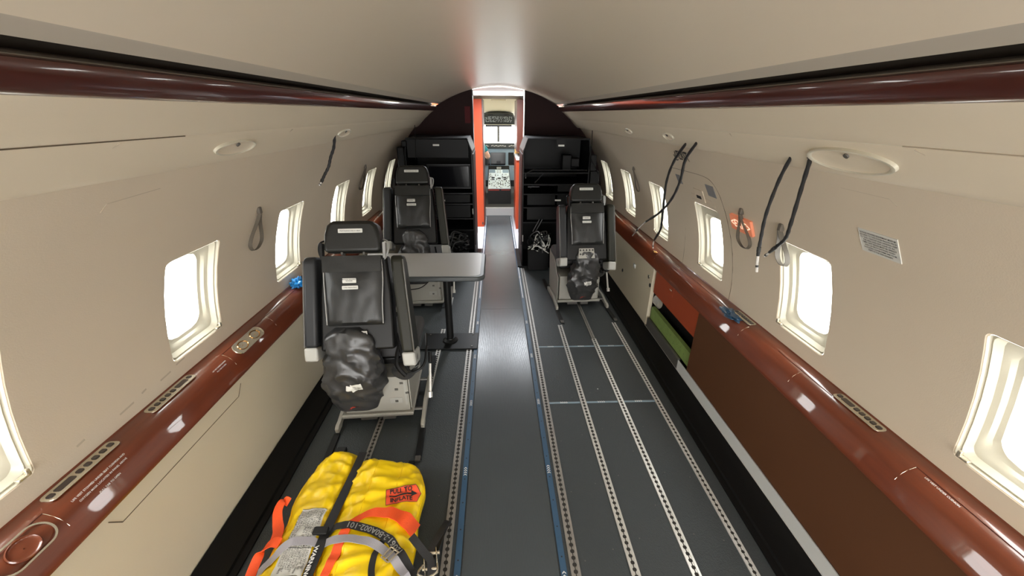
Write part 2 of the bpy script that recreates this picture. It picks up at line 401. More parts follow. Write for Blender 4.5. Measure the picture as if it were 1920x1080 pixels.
# hairline seam of the hatch in the left lower panel
mb = MB()
for a, b in (((.81, .495), (.84, .455)), ((.84, .455), (1.42, .448)), ((1.42, .448), (1.455, .492))):
    mb.tube([(-1.1545, a[0], a[1]), (-1.1545, b[0], b[1])], .0016, 4)
o = mb.build('trim_hatch_seam', 'groove'); o['kind'] = 'structure'
# wall scratches / door seams as thin raised seams on the wall surface
def seam(name, s, pts, r=.0016, m='groove', parent=None, off=-.0005):
    mb = MB(); mb.tube([wp(s, y, z, off) for y, z in smoothpath2(pts)], r, 4); return mb.build(name, m, parent)
def smoothpath2(p, n=5):
    return [(v.x, v.y) for v in smoothpath([(a, b, 0) for a, b in p], n)]
for nm, s, pts in (('trim_wall_seam_left', -1, [(.99, 1.352), (.998, 1.372), (1.16, 1.382)]), ('trim_wall_seam_right', 1, [(1.117, 1.390), (.965, 1.388), (.950, 1.372)])):
    mb = MB(); mb.tube([wp(s, y, z, 0) for y, z in pts], .0015, 4); o = mb.build(nm, 'scuff'); o['kind'] = 'structure'
# scuff marks above the left ledge
mb = MB()
for y, z, l in ((1.29, .705, .045), (1.21, .693, .05), (1.13, .700, .02), (1.04, .688, .055), (.90, .695, .025)):
    mb.ribbon([wp(-1, y, z, .0006), wp(-1, y + l, z + .004, .0006)], .006, .0006, (0, 0, 1))
o = mb.build('trim_scuffs', 'scuff'); o['kind'] = 'structure'

# exit door in the right wall: seam, handle recess, two grey placards
door = bpy.data.objects.new('door_1', None); COL.objects.link(door); door['kind'] = 'structure'
seam('door_seam', 1, [(1.913, .648), (1.910, .752), (1.917, .931), (1.930, 1.069), (1.942, 1.189), (1.962, 1.255), (2.03, 1.287), (2.22, 1.289), (2.46, 1.283)], .0022, parent=door)
seam('door_seam', 1, [(2.50, .645), (2.49, .80), (2.475, .90)], .0014, parent=door)
def wallplate(s, y0, y1, z0, z1, off=.002, skew=0):
    mb = MB(); n = 5; P = []
    for i in range(n + 1):
        z = z0 + (z1 - z0) * i / n; P.append([wp(s, y0 + skew * i / n, z, off), wp(s, y1 + skew * i / n, z, off)])
    mb.grid(P)
    Q = [wp(s, y0, z0, 0), wp(s, y1, z0, 0), wp(s, y1 + skew, z1, 0), wp(s, y0 + skew, z1, 0)]
    P0, P1, P2, P3 = P[0][0], P[0][1], P[-1][1], P[-1][0]
    mb.add([P0, P1, P2, P3] + Q, [(0, 1, 5, 4), (1, 2, 6, 5), (2, 3, 7, 6), (3, 0, 4, 7)])
    return mb
wallplate(1, 2.375, 2.435, 1.198, 1.25).build('placard', 'greyplac', door)
wallplate(1, 1.985, 2.068, 1.188, 1.248).build('placard', 'greyplac', door)
h = wallplate(1, 2.13, 2.24, 1.135, 1.20, .004); h.build('handle_cover', 'wall', door, bevel=.002)
wallplate(1, 2.165, 2.215, 1.150, 1.166, .006).build('handle', 'black', door)
for z in (1.13, 1.16): seam('handle_groove', 1, [(2.03, z - .03), (2.07, z), (2.30, z)], .0012, 'scuff', door, off=0)
# text lines on the two grey placards
def walltext(name, s, txt, size, yc, zc_, m, parent=None, off=.004, tilt=0.):
    # reads away from / towards the viewer so that it is upright from inside
    def warp(u, w):
        y = yc + (-s) * (u * math.cos(tilt) - w * math.sin(tilt)); z = zc_ + (u * math.sin(tilt) + w * math.cos(tilt))
        return wp(s, y, z, off)
    return text_obj(name, txt, size, (0, 0, 0), (1, 0, 0), (0, 1, 0), m, parent, warp=warp)
# EXIT lettering on the wall
ex = thing('exit_lettering', 'black EXIT lettering with arrow stuck on the right wall above the hatch', 'sign', wp(1, 2.19, 1.37, 0))
o = walltext('lettering', 1, 'EXIT', .068, 2.175, 1.376, 'ink'); 
for v in o.data.vertices: v.co -= Vector(ex.location)
o.parent = ex
mb = MB(); a = [(2.30, 1.345), (2.262, 1.385)]
mb.ribbon([wp(1, 2.262, 1.395, .003), wp(1, 2.295, 1.352, .003)], .007, .001, (0, 1, .2)); mb.ribbon([wp(1, 2.30, 1.375, .003), wp(1, 2.30, 1.345, .003)], .007, .001, (0, 1, 0)); mb.ribbon([wp(1, 2.27, 1.350, .003), wp(1, 2.30, 1.345, .003)], .007, .001, (0, 0, 1))
o = mb.build('arrow', 'ink', smooth=0)
for v in o.data.vertices: v.co -= Vector(ex.location)
o.parent = ex
# lit EXIT sign
sg = thing('exit_sign', 'small glowing orange-red EXIT sign on the right wall behind a hanging strap', 'sign', (0, 0, 0))
wallplate(1, 1.70, 1.872, 1.070, 1.142, .012).build('sign_box', 'exit', sg, bevel=.003)
walltext('letters', 1, '<EXIT>', .050, 1.786, 1.106, 'exitletter', sg, off=.0135)
# instruction placard
pl = thing('instruction_placard', 'white paper instruction placard high on the right wall near the camera', 'placard', (0, 0, 0))
wallplate(1, .978, 1.104, 1.207, 1.277, .0025).build('card', 'placard', pl)
PT = ['NOTICE: STOWED EQUIPMENT MUST BE', 'SECURED TO THE FLOOR TRACKS PRIOR', 'TO TAXI, TAKEOFF AND LANDING. KEEP', 'THE AISLE AND EXIT CLEAR AT ALL', 'TIMES. SEAT BACKS MUST BE UPRIGHT', 'AND LAP BELTS FASTENED WHEN', 'OCCUPIED. LOOSE ITEMS ARE TO BE', 'KEPT IN THE SIDE LOCKERS']
for i, t in enumerate(PT): walltext('text_line', 1, t, .0064, 1.041, 1.268 - i * .0075, 'ink', pl, off=.0032)

# ------------------------------------------------------------------ ledges (long glossy side rails)
LED = [(1.246, .650), (1.240, .643), (1.232, .641), (1.205, .640), (1.198, .636), (1.192, .634), (1.177, .6265), (1.164, .615), (1.1555, .6005), (1.1470, .5815), (1.1385, .5620), (1.1325, .5485), (1.1305, .542), (1.1315, .536), (1.138, .531), (1.158, .528)]
for s, sd in ((-1, 'left'), (1, 'right')):
    mb = MB(); n = 30; G = [[(s * x, YB + (4.14 - YB) * k / n, z) for x, z in LED] for k in range(n + 1)]
    mb.grid(G)
    o = mb.build('side_ledge', 'wood', smooth=30)
    tag(o, 'long glossy red-brown ledge running under the %s windows' % sd, 'ledge')
    o['name_side'] = sd
# thin cross seams on the ledge tops (inlaid panel joints)
def led_pt(s, t):
    i = min(int(t), len(LED) - 2); f = t - i; a, b = LED[i], LED[i + 1]
    return Vector((s * (a[0] + (b[0] - a[0]) * f), 0, a[1] + (b[1] - a[1]) * f))
def ledge_frame(s, x):
    """point and frame on ledge surface at |x|"""
    for i in range(3, 11):
        a, b = LED[i], LED[i + 1]
        if b[0] <= x <= a[0]:
            f = (a[0] - x) / (a[0] - b[0]); z = a[1] + (b[1] - a[1]) * f
            d = Vector((s * (b[0] - a[0]), 0, b[1] - a[1])).normalized(); return Vector((s * x, 0, z)), d
def ledge_seam(s, y, nm):
    mb = MB(); pts = []
    for x in (1.197, 1.192, 1.18, 1.165, 1.15):
        p, d = ledge_frame(s, x); nrm = Vector((0, 1, 0)).cross(d) * 1; nrm = nrm if nrm.z > 0 else -nrm
        pts.append(p + nrm * .0001 + Vector((0, y, 0)))
    mb.tube(pts, .0007, 4); o = mb.build('trim_ledge_joint', 'bezel'); o['kind'] = 'structure'
for s, ys in ((-1, (.735, 1.46, 1.80, 2.22)), (1, (.80, 1.27, 1.635, 2.75, 3.2))):
    for y in ys: ledge_seam(s, y, '')
for s, y0, y1 in ((-1, 1.46, 2.7), (1, 1.12, 1.42), (1, 1.63, 2.5), (1, .2, .8), (-1, .2, .735)):
    mb = MB(); p, d = ledge_frame(s, 1.1975); mb.tube([p + Vector((0, y0, .001)), p + Vector((0, y1, .001))], .0011, 4)
    o = mb.build('trim_ledge_joint', 'wood2'); o['kind'] = 'structure'

def control_panel(s, y0, y1, label, flip=False):
    root = thing('control_panel', label, 'control panel', (s * 1.217, (y0 + y1) / 2, .6405), 'button panels set in the ledges')
    L = y1 - y0; d = -1 if flip else 1
    mb = MB(); mb.prism(rrect(.043, L, .013), (0, 0, 0), (1, 0, 0), (0, 1, 0), (0, 0, .004)); mb.build('bezel', 'bezel', root, bevel=.0015)
    mb = MB(); mb.prism(rrect(.020, L * .24, .005), (0, d * (L * .5 - L * .26), .0035), (1, 0, 0), (0, 1, 0), (0, 0, .0015)); mb.build('display', 'button', root)
    ys = [d * (L * .5 - L * .075)] + [d * (L * .5 - L * (.46 + .115 * k)) for k in range(5)]
    for y in ys:
        mb = MB(); mb.prism(rrect(.016, .0155, .004), (0, y, .0035), (1, 0, 0), (0, 1, 0), (0, 0, .003)); mb.build('button', 'button', root, bevel=.0008)
    return root
control_panel(-1, .764, .973, 'long metal button panel in the left ledge, the one nearest the camera', flip=True)
control_panel(-1, 1.10, 1.312, 'metal button panel in the left ledge just behind the brass cup holders')
control_panel(1, .935, 1.123, 'metal button panel in the right ledge beside bare brown panel, nearest the camera')
control_panel(1, 1.640, 1.795, 'metal button panel in the right ledge touching the dark blue cloth')

def cup_holder(s, y, label, n, L, w, x=1.171):
    p, d = ledge_frame(s, x); nrm = Vector((0, 1, 0)).cross(d); nrm = nrm if nrm.z > 0 else -nrm
    root = thing('cup_holder', label, 'cup holder', (p.x, y, p.z))
    Y = Vector((0, 1, 0))
    mb = MB(); out = rrect(w, L, w / 2 - .001, 8); inn = rrect(w - .010, L - .010, w / 2 - .006, 8)
    G = [[d * a + Y * b + nrm * .0005 for a, b in out], [d * a * .98 + Y * b * .99 + nrm * .004 for a, b in out], [d * a + Y * b + nrm * .004 for a, b in inn], [d * a + Y * b + nrm * .001 for a, b in inn]]
    mb.grid(G, closed=True); mb.build('bezel', 'bezel', root, smooth=50)
    if n == 2:
        mb = MB(); mb.prism(inn, nrm * .0005, d, Y, nrm * .002); mb.build('plate', 'bezel', root)
    for k in range(n):
        yc = (k - (n - 1) / 2) * L * .46; mb = MB(); rr = (w * .36 if n == 2 else w * .40); ry = rr * (1.5 if n == 2 else 1.2)
        rings = []
        for f, dep in ((1.0, .0035), (.93, .006), (.86, .0035), (.72, .0015), (.45, .001), (.05, .0028)):
            rings.append([d * rr * f * math.cos(a) + Y * (yc + ry * f * math.sin(a)) + nrm * dep for a in [2 * pi * q / 24 for q in range(24)]])
        mb.grid(rings, closed=True); mb.build('cup', 'brass' if n == 2 else 'wood', root, smooth=60)
    return root
cup_holder(-1, 1.605, 'oval bezel with two shallow brass cup holders in the left ledge', 2, .205, .058)
cup_holder(-1, .655, 'large oval nickel-rimmed cup holder at the near left end of ledge', 1, .13, .070, 1.168)
# tiny white lettering on the ledge
def ledge_text(s, lines, y, size, label, x0=1.178):
    root = thing('ledge_lettering', label, 'lettering')
    for i, t in enumerate(lines):
        p, d = ledge_frame(s, x0 - i * size * 1.25); nrm = Vector((0, 1, 0)).cross(d); nrm = nrm if nrm.z > 0 else -nrm
        X = Vector((0, 1 if s < 0 else -1, 0))
        text_obj('text_line', t, size, p + Vector((0, y, 0)) + nrm * .0012, X, -d, 'white', root, off=.0002 if s < 0 else .0002)
    return root
ledge_text(-1, ['LIFE VEST STOWED UNDER SEAT CUSHION AND', 'OXYGEN MASK LOCATED IN PANEL ABOVE', 'PULL TAB TO OPEN'], .86, .0075, 'lines of tiny white lettering on left ledge near the large oval rim', 1.172)
ledge_text(-1, ['LIFE VEST UNDER CUSHION', 'PULL TAB TO OPEN'], 1.395, .0065, 'lines of tiny white lettering on left ledge just behind brass cup holders', 1.172)
ledge_text(1, ['LIFE VEST UNDER CUSHION'], .72, .0075, 'small white lettering on the right ledge at the near end', 1.190)

# ------------------------------------------------------------------ right lower side: panels left off
o = slab('brown_side_panel', 1.158, 1.172, YB, 2.022, .108, .528, 'brown', bevel=.002); tag(o, 'large plain brown panel covering the right side wall below the ledge', 'wall panel')
o = slab('orange_side_panel', 1.166, 1.18, 2.022, 2.705, .335, .528, 'orange'); tag(o, 'orange-red panel under the right ledge with an open gap below it', 'wall panel')
pp = bpy.data.objects['orange_side_panel']
mb = MB(); mb.prism(rrect(.085, .075, .006), (1.1655, 2.43, .475), (0, 1, 0), (0, 0, 1), (-.0018, 0, 0)); mb.build('access_flap', 'orange', pp, bevel=.001)
mb = MB(); mb.bb(1.1615, 1.1645, 2.415, 2.445, .472, .478); mb.build('flap_label', 'scuff', pp)
mb = MB(); mb.bb(1.172, 1.20, 2.022, 2.70, .115, .213)
for k in range(9): mb.disc((1.1712, 2.06 + .035 * k + .02 * (k % 3), .145 + .045 * ((k * 7) % 5) / 5), (0, 1, 0), (0, 0, 1), .003, 6, 1)
o = mb.build('green_side_rail', ['green', 'ink']); tag(o, 'green primer-painted metal rail exposed in gap under the orange panel', 'rail')
mb = MB(); mb.bb(1.150, 1.168, 2.13, 2.70, .02, .115); o = mb.build('grey_kick_plate', 'greymetal', bevel=.002); tag(o, 'bare dull grey metal kick plate below green rail', 'kick plate')
mb = MB(); mb.bb(1.152, 1.157, YB, 2.128, .03, .107); o = mb.build('pale_kick_strip', 'kick'); tag(o, 'pale grey strip along the floor under the brown panel', 'kick plate')
mb = MB(); mb.bb(1.148, 1.151, YB, 2.73, .036, .040); o = mb.build('trim_kick_edge', 'alu'); o['kind'] = 'structure'
# silver foil-like duct end in the gap
mb = MB(); rings = []
for k in range(8):
    rr = .035 + .004 * (k % 2); rings.append([(1.195 + rr * math.cos(a) * .6, 2.62 + .012 * k, .27 + rr * math.sin(a)) for a in [2 * pi * q / 14 for q in range(14)]])
mb.grid(rings, closed=True); o = mb.build('silver_duct', 'alu'); tag(o, 'crinkled silver duct end inside the open gap beside cream panel', 'duct')
# latches on the cream lower right panel
for i, (y, z, lab) in enumerate(((3.42, .235, 'small dark oval latch low on the cream right panel, furthest forward'), (2.80, .425, 'round turn latch on cream right panel, upper one of the near pair'), (2.735 + .02, .37, 'small slotted latch on cream right panel, lower one of the near pair'))):
    r = thing('panel_latch', lab, 'latch', (1.1545, y, z))
    mb = MB(); mb.tube([(0, 0, 0), (-.004, 0, 0)], .016 if i != 1 else .018, 14); mb.build('rim', 'bezel' if i == 1 else 'black', r)
    mb = MB(); mb.box((-.0045, 0, 0), (.004, .006, .022)); mb.build('slot', 'ink', r)
mb = MB(); mb.box((1.151, 3.13, .39), (.008, .05, .035)); mb.box((1.146, 3.12, .40), (.010, .02, .02)); o = mb.build('panel_bracket', 'kick', bevel=.003); tag(o, 'small pale bracket sticking out of the cream right panel beside front seat', 'bracket')

# ------------------------------------------------------------------ seat tracks, path strips
def seat_track(x, y0, y1, label, bright='alu', wd=.030, holes=True, z=0.):
    mb = MB(); L = y1 - y0
    for a, b in ((-wd / 2, -wd / 2 + wd * .26), (wd / 2 - wd * .26, wd / 2)):
        mb.bb(a, b, 0, L, 0, .006)
    mb.bb(-wd / 2 + wd * .26, wd / 2 - wd * .26, 0, L, 0, .0035, 0)
    y = .0127
    while holes and y < L - .01:
        mb.disc((0, y, .0042), (1, 0, 0), (0, 1, 0), wd * .24, 8, 1)
        y += .0254
    mb.bb(-wd * .05, wd * .05, 0, L, .0034, .0040, 1)
    o = mb.build('seat_track', [bright, 'hole'], smooth=0); o.location = (x, y0, z)
    return tag(o, label, 'seat track', 'seat tracks let into the floor')
seat_track(.256, YB, 4.1, 'dull metal seat track just right of the aisle beside blue strip', 'aludim', .036)
seat_track(.480, YB, 2.80, 'bright metal seat track, first one in the open right floor', 'alu', .034)
seat_track(.707, YB, 2.58, 'bright metal seat track, second one in the open right floor', 'alu', .034)
seat_track(.929, YB, 2.83, 'metal seat track in the right floor, nearest the right wall', 'alu', .030)
seat_track(-.236, YB, 4.6, 'dull metal seat track just left of the aisle under the table plate', 'aludim', .036)
seat_track(-.457, 1.98, 2.76, 'bright short metal seat track left of aisle leading to table plate', 'alu', .032)
seat_track(-.683, YB, 1.78, 'dull metal seat track between yellow pack and the nearest seat', 'aludim', .032)
seat_track(-.40 - .05, 3.00, 3.35, 'short bright seat track under the far left seat', 'alu', .03)
seat_track(.707, 2.585, 3.2, 'dark covered seat track running under the right seat', 'aludim', .026, holes=False)
def chevrons(mb, x, y, n=4, s=.011, d=1, axis='y', mi=1, z=.0062):
    for k in range(n):
        c = (k - n / 2) * s * 1.05
        for sg in (-1, 1):
            if axis == 'y': q = [(x, y + c + s * .45), (x + sg * s * .6, y + c - s * .1), (x + sg * s * .6, y + c - s * .5), (x, y + c + s * .05)]
            else: q = [(x + c + s * .45, y), (x + c - s * .1, y + sg * s * .6), (x + c - s * .5, y + sg * s * .6), (x + c + s * .05, y)]
            mb.add([(a, b, z) for a, b in q], [(0, 1, 2, 3)], mi)
def path_strip(x, y0, y1, label):
    mb = MB(); mb.bb(x - .012, x + .012, y0, y1, 0, .0055); y = .9 - .49 * 7
    while y < y1:
        if y > y0: chevrons(mb, x, y, 4, .012)
        y += .49
    y = y0 + .05
    while y < y1: mb.disc((x, y, .0058), (1, 0, 0), (0, 1, 0), .0035, 6, 2); y += .123
    mb.bb(x - .0035, x + .0035, 3.35, y1, .0055, .0062, 1)
    o = mb.build('floor_path_strip', ['blue', 'white', 'hole'], smooth=0); return tag(o, label, 'floor strip', 'blue floor path strips')
path_strip(-.190, YB, 6.5, 'blue floor strip with white chevrons along the left side of aisle')
path_strip(.211, YB, 6.5, 'blue floor strip with white chevrons along the right side of aisle')
for y, lab in ((1.863, 'thin blue cross strip with chevrons, the nearer across the right floor'), (2.481, 'thin blue cross strip with chevrons, further one across the right floor')):
    mb = MB()
    for a, b in ((.276, .461), (.499, .688), (.726, .912)):
        mb.bb(a, b, y - .006, y + .006, 0, .003); chevrons(mb, (a + b) / 2, y, 4, .011, axis='x', z=.0034)
    o = mb.build('cross_strip', ['panelgrey', 'white'], smooth=0); tag(o, lab, 'floor strip', 'blue cross floor strips')
# screws in the floor panels: one object each side of pattern (countless studs)
mb = MB()
for x in (-.30, -.40, -.52, -.62, .30, .42, .54, .66, .77, .88):
    y = .55 + (x * 7 % .2)
    while y < 3.0: mb.disc((x, y, .0006), (1, 0, 0), (0, 1, 0), .0028, 7, 0); y += .305
o = mb.build('floor_screws', 'greymetal', smooth=0); tag(o, 'tiny metal screw heads dotted over the dark floor panels', 'screws', kind='stuff')
mb = MB()
for y in (3.107,): mb.bb(-.172, .193, y - .0015, y + .0015, .0035, .0040)
for y in (4.75,): mb.bb(-.172, .193, y - .001, y + .001, .0035, .0038)
o = mb.build('trim_aisle_joint', 'black', smooth=0); o['kind'] = 'structure'
mb = MB()
for x in (.596,): mb.disc((x, 1.985, .001), (1, 0, 0), (0, 1, 0), .004, 8)
o = mb.build('floor_speck', 'white', smooth=0); tag(o, 'small white speck lying on dark floor between two cross strips', 'litter')

# ------------------------------------------------------------------ operator seats
T_ = Vector((0, .368, .930)); N_ = Vector((0, -.930, .368)); O_ = Vector((0, -.31, .60))
def B(u, s, d=0.): return O_ + Vector((u, 0, 0)) + T_ * s + N_ * d
def bagfn(u, v, off=0.):
    """u: angle 0..1 (0.75 = facing aft), v: 0 top .. 1 bottom"""
    z = .645 - .455 * v
    hw = .105 + .045 * math.sin(min(1, v * 1.35) * pi * .5) - .05 * max(0, v - .72) / .28
    hd = .045 + .055 * math.sin(v * pi) ** .8
    hw *= min(1, .55 + v * 6) if v < .08 else 1
    a = 2 * pi * u; ca, sa = math.cos(a), math.sin(a)
    x = hw * math.copysign(abs(ca) ** .75, ca); y = hd * math.copysign(abs(sa) ** .8, sa)
    f = 0.
    for fx, fy, ang in ((9, 6, .5), (14, 9, 2.1)):
        n = noise.noise(Vector((x * fx + math.cos(ang) * z * fy, z * fy * 1.3 + ang * 3, y * fx))); f += (.8 - min(1, abs(n) * 4.2) * 1.6) * (.013 if fx == 9 else .008)
    f -= .012 * math.exp(-((v - .38 - .15 * x / .12) / .05) ** 2)
    k = 1 + (f + off) / max(.05, math.hypot(x, y))
    env = min(1, v * 8) * min(1, (1 - v) * 6)
    k = 1 + (k - 1) * (env if not off else 1)
    return Vector((x * k - .045 + .01 * math.sin(v * 5), -.285 + y * k - .01 * v, z + .008 * n))
def patch(fn, u0, u1, v0, v1, n=6, off=.003, rot=0.):
    P = []
    uc, vc = (u0 + u1) / 2, (v0 + v1) / 2
    for i in range(n + 1):
        r = []
        for j in range(n + 1):
            du, dv = (u1 - u0) * (j / n - .5), (v1 - v0) * (i / n - .5)
            r.append(fn(uc + du + dv * rot * .4, vc + dv - du * rot, off))
        P.append(r)
    return P
def make_seat(loc):
    root = thing('operator_seat', '-', 'seat', loc, 'charcoal operator seats seen from behind')
    up = []
    # back shell and frame
    mb = MB(); mb.prism([(-.172, -.06), (.172, -.06), (.166, .20), (.150, .39), (-.150, .39), (-.166, .20)], B(0, 0, -.012), (1, 0, 0), T_, N_ * -.085)
    up.append(mb.build('backrest', 'black', root, bevel=.012))
    # hanging pouch on the back
    P = []; nu, nv = 16, 18
    for i in range(nv + 1):
        s = .062 + (.375 - .062) * i / nv; r = []
        for j in range(nu + 1):
            u = -1 + 2 * j / nu; w = .129 - .002 * math.cos(i / nv * pi)
            d = .010 + .020 * (1 - abs(u) ** 5) * (.55 + .45 * math.sin(pi * min(1, i / nv + .1))) + .004 * nz(u * 2.2, i * .22, 3) + .003 * nz(u * 4, i * .35, 9)
            if i == 0: d = .0
            r.append(B(u * w, s, d))
        P.append(r)
    P2 = [[Vector(p) for p in r] for r in P]
    mb = MB(); mb.grid(P)
    edge = [P[i][0] for i in range(nv + 1)] + [P[nv][j] for j in range(nu + 1)] + [P[nv - i][nu] for i in range(nv + 1)] + [P[0][nu - j] for j in range(nu + 1)]
    mb.grid([edge, [p - N_ * .03 for p in edge]], closed=True)
    pouch = mb.build('back_pouch', 'leather', root, smooth=50); up.append(pouch)
    mb = MB(); P = []
    for i in range(5):
        s = .315 + .075 * i / 4; P.append([B(u * .132, s, .034 + .003 * nz(u * 5, i * .6, 1)) for u in [-1 + k / 6 for k in range(13)]])
    mb.grid(P); rim = P[0]; mb.grid([rim, [p - N_ * .02 for p in rim]]); mb.grid([[r[0] for r in P], [r[0] - N_ * .03 for r in P]]); mb.grid([[r[-1] for r in P], [r[-1] - N_ * .03 for r in P]])
    mb.grid([P[-1], [p - N_ * .05 for p in P[-1]]])
    mb.build('flap', 'leather2', pouch, smooth=50)
    for sx in (-1, 1):
        mb = MB(); mb.tube(smoothpath([B(sx * .131, .37, .016), B(sx * .134, .28, .012), B(sx * .129, .17, .018), B(sx * .128, .07, .012)]), .0028, 6); mb.build('piping', 'piping', pouch)
    mb = MB(); mb.prism(rrect(.062, .022, .003), B(-.012, .275, .0345), (1, 0, 0), T_, N_ * .0015)
    pc = mb.build('placard', 'placard', pouch)
    mb = MB(); mb.prism(rrect(.072, .017, .003), B(-.010, .243, .0345), (1, 0, 0), T_, N_ * .0015)
    pc2 = mb.build('placard', 'placard', pouch)
    text_obj('lettering', 'MANUAL BACKREST\nRETAINER', .0068, B(-.012, .277, .0362), (1, 0, 0), T_, 'ink', pouch)
    text_obj('lettering', 'Lower Seat to Stow', .0075, B(-.010, .243, .0362), (1, 0, 0), T_, 'ink', pouch)
    # headrest
    ol = [(-.124, .405), (.124, .405), (.130, .425), (.125, .49), (.114, .532), (.092, .554), (-.092, .554), (-.114, .532), (-.125, .49), (-.130, .425)]
    mb = MB(); mb.prism(ol, B(0, 0, .015), (1, 0, 0), T_, N_ * -.10)
    hd = mb.build('headrest', 'leather2', root, bevel=.018, bseg=4); up.append(hd)
    mb = MB(); mb.prism(rrect(.110, .019, .003), B(-.004, .506, .0155), (1, 0, 0), T_, N_ * .0015); mb.build('placard', 'placard', hd)
    text_obj('lettering', 'Push headrest strip to adjust', .0080, B(-.004, .506, .0175), (1, 0, 0), T_, 'ink', hd)
    mb = MB()
    for sx in (-1, 1): mb.tube([B(sx * .05, .37, -.03), B(sx * .05, .43, -.03)], .007, 8); mb.tube([B(sx * .05, .395, .0), B(sx * .05, .408, .0)], .006, 8)
    up.append(mb.build('headrest_post', 'greymetal', root))
    for sx in (-1, 1):
        mb = MB(); mb.tube(smoothpath([B(sx * .130, .36, -.02), B(sx * .155, .40, -.01), B(sx * .158, .45, -.02), B(sx * .132, .468, -.04)]), .0045, 6)
        mb.prism(rrect(.012, .075, .004), B(sx * .143, .415, .008), (1, 0, 0), T_, N_ * -.03)
        up.append(mb.build('headrest_bracket', 'piping' if sx > 0 else 'black', root))
    # folded-up armrests
    for sx in (-1, 1):
        sb = -.035 if sx < 0 else -.075; spl = .012 if sx < 0 else .038; x0 = .168
        A_ = (T_ + Vector((-sx * spl / .45, 0, 0)))
        oo = B(sx * (x0 + spl * .85), 0, .01); L0 = sb
        arm = [(sb, .0), (.37, .0), (.390, -.02), (.390, -.085), (.36, -.115), (sb, -.165)]
        mb = MB(); mb.prism(arm, oo, A_, N_, (sx * .060, 0, 0))
        a = mb.build('armrest', 'arm' if sx < 0 else 'olive', root, bevel=.014, bseg=3); up.append(a)
        mb = MB(); mb.prism([(sb - .068, -.008), (sb, .002), (sb, -.167), (sb - .055, -.160), (sb - .068, -.13)], oo + Vector((-sx * .001, 0, 0)) + N_ * .001, A_, N_, (sx * .062, 0, 0))
        mb.build('end_cap', 'cap', a, bevel=.010, bseg=3)
        mb = MB(); mb.disc(oo + A_ * (sb - .035) + N_ * -.06 + Vector((sx * .062, 0, 0)), T_, N_, .018, 12, 0, .010); mb.build('pivot_hole', 'ink', a)
        mb = MB(); mb.tube([oo + A_ * sb + N_ * -.004 + Vector((sx * .058, 0, 0)), oo + A_ * .2 + N_ * -.004 + Vector((sx * .058, 0, 0)), oo + A_ * .37 + N_ * -.006 + Vector((sx * .058, 0, 0))], .0035, 6); mb.build('piping', 'greymetal', a)
    # perforated bracket
    mb = MB(); mb.prism([(-.068, -.055), (.068, -.055), (.060, .025), (-.060, .025)], B(-.01, .01, .004), (1, 0, 0), T_, N_ * .004)
    for r_ in range(2):
        for k in range(5): mb.disc(B(-.01 + (k - 2) * .025, .020 - r_ * .032, .0086), (1, 0, 0), T_, .0075, 10, 1)
    up.append(mb.build('perforated_bracket', ['basegrey', 'ink'], root, smooth=0))
    # hanging grey bag
    nu, nv = 44, 34
    mb = MB(); G = [[bagfn(j / nu, i / nv) for j in range(nu)] for i in range(nv + 1)]
    mb.grid(G, closed=True)
    c0 = sum((Vector(p) for p in G[0]), Vector()) / nu; c1 = sum((Vector(p) for p in G[-1]), Vector()) / nu
    n0 = len(mb.v); mb.v += [tuple(c0), tuple(c1)]
    for j in range(nu): mb.f += [(j, (j + 1) % nu, n0), (nv * nu + (j + 1) % nu, nv * nu + j, n0 + 1)]; mb.m += [0, 0]
    bag = mb.build('hanging_bag', 'bag', root, smooth=60); up.append(bag)
    mb = MB(); mb.grid(patch(bagfn, .742, .792, .56, .645, 6, .004, .35)); mb.build('placard', 'placard', bag, smooth=60)
    mb = MB(); mb.grid(patch(bagfn, .72, .775, .90, .955, 4, .005)); mb.build('red_tag', 'redtag', bag, smooth=60)
    text_obj('lettering', 'LIFE VEST\nHERE', .009, bagfn(.768, .603, .010), (1, 0, -.25), (0.25, -.1, 1), 'ink', bag, off=.002)
    # seat cushion
    mb = MB(); mb.bb(-.22, .22, -.17, .18, .385, .465); mb.build('cushion', 'cushion', root, bevel=.03, bseg=4)
    mb = MB(); mb.bb(-.20, .20, -.16, .17, .345, .385); mb.build('cushion_pan', 'black', root, bevel=.008)
    # base
    mb = MB(); mb.bb(-.195, .152, -.195, .18, .058, .285); mb.bb(-.212, .170, -.225, .19, .046, .058); mb.bb(-.212, .170, -.225, -.221, .046, .070)
    base = mb.build('base_box', 'basegrey', root, bevel=.004)
    mb = MB(); mb.bb(.05, .115, -.1975, -.1955, .115, .150); mb.bb(.130, .143, -.1975, -.1955, .10, .26); mb.build('data_plate', 'cap', base)
    mb = MB()
    for x, z in ((.09, .205), (.12, .245), (.145, .18)): mb.box((x, -.197, z), (.018, .003, .012))
    mb.box((.085, -.199, .128), (.016, .003, .012)); mb.build('connectors', 'greymetal', base)
    mb = MB()
    mb.bb(-.12, -.03, -.21, -.15, .018, .046); mb.bb(.0, .07, -.21, -.15, .016, .046); mb.bb(-.19, .17, -.12, .14, .008, .046)
    mb.build('undercarriage', 'greymetal', root, bevel=.003)
    for sx in (-1, 1):
        mb = MB(); x0 = .155 if sx > 0 else -.212
        mb.prism([(-.19, .06), (.19, .06), (.24, .40), (.10, .42), (-.03, .37), (-.12, .29), (-.19, .27)], (x0, 0, 0), (0, 1, 0), (0, 0, 1), (.006, 0, 0))
        mb.build('side_plate', 'basegrey', root, bevel=.002)
        # foot rails down to the tracks
        mb = MB(); pr = [(-.285, .0), (-.290, .028), (-.270, .040), (-.235, .040), (-.12, .062), (.10, .055), (.17, .030), (.17, .0), (.10, .0), (-.10, .018), (-.22, .010), (-.235, .0)]
        mb.prism(pr, (sx * .225 - .010, 0, .006), (0, 1, 0), (0, 0, 1), (.020, 0, 0)); mb.build('foot_rail', 'basegrey', root, bevel=.003)
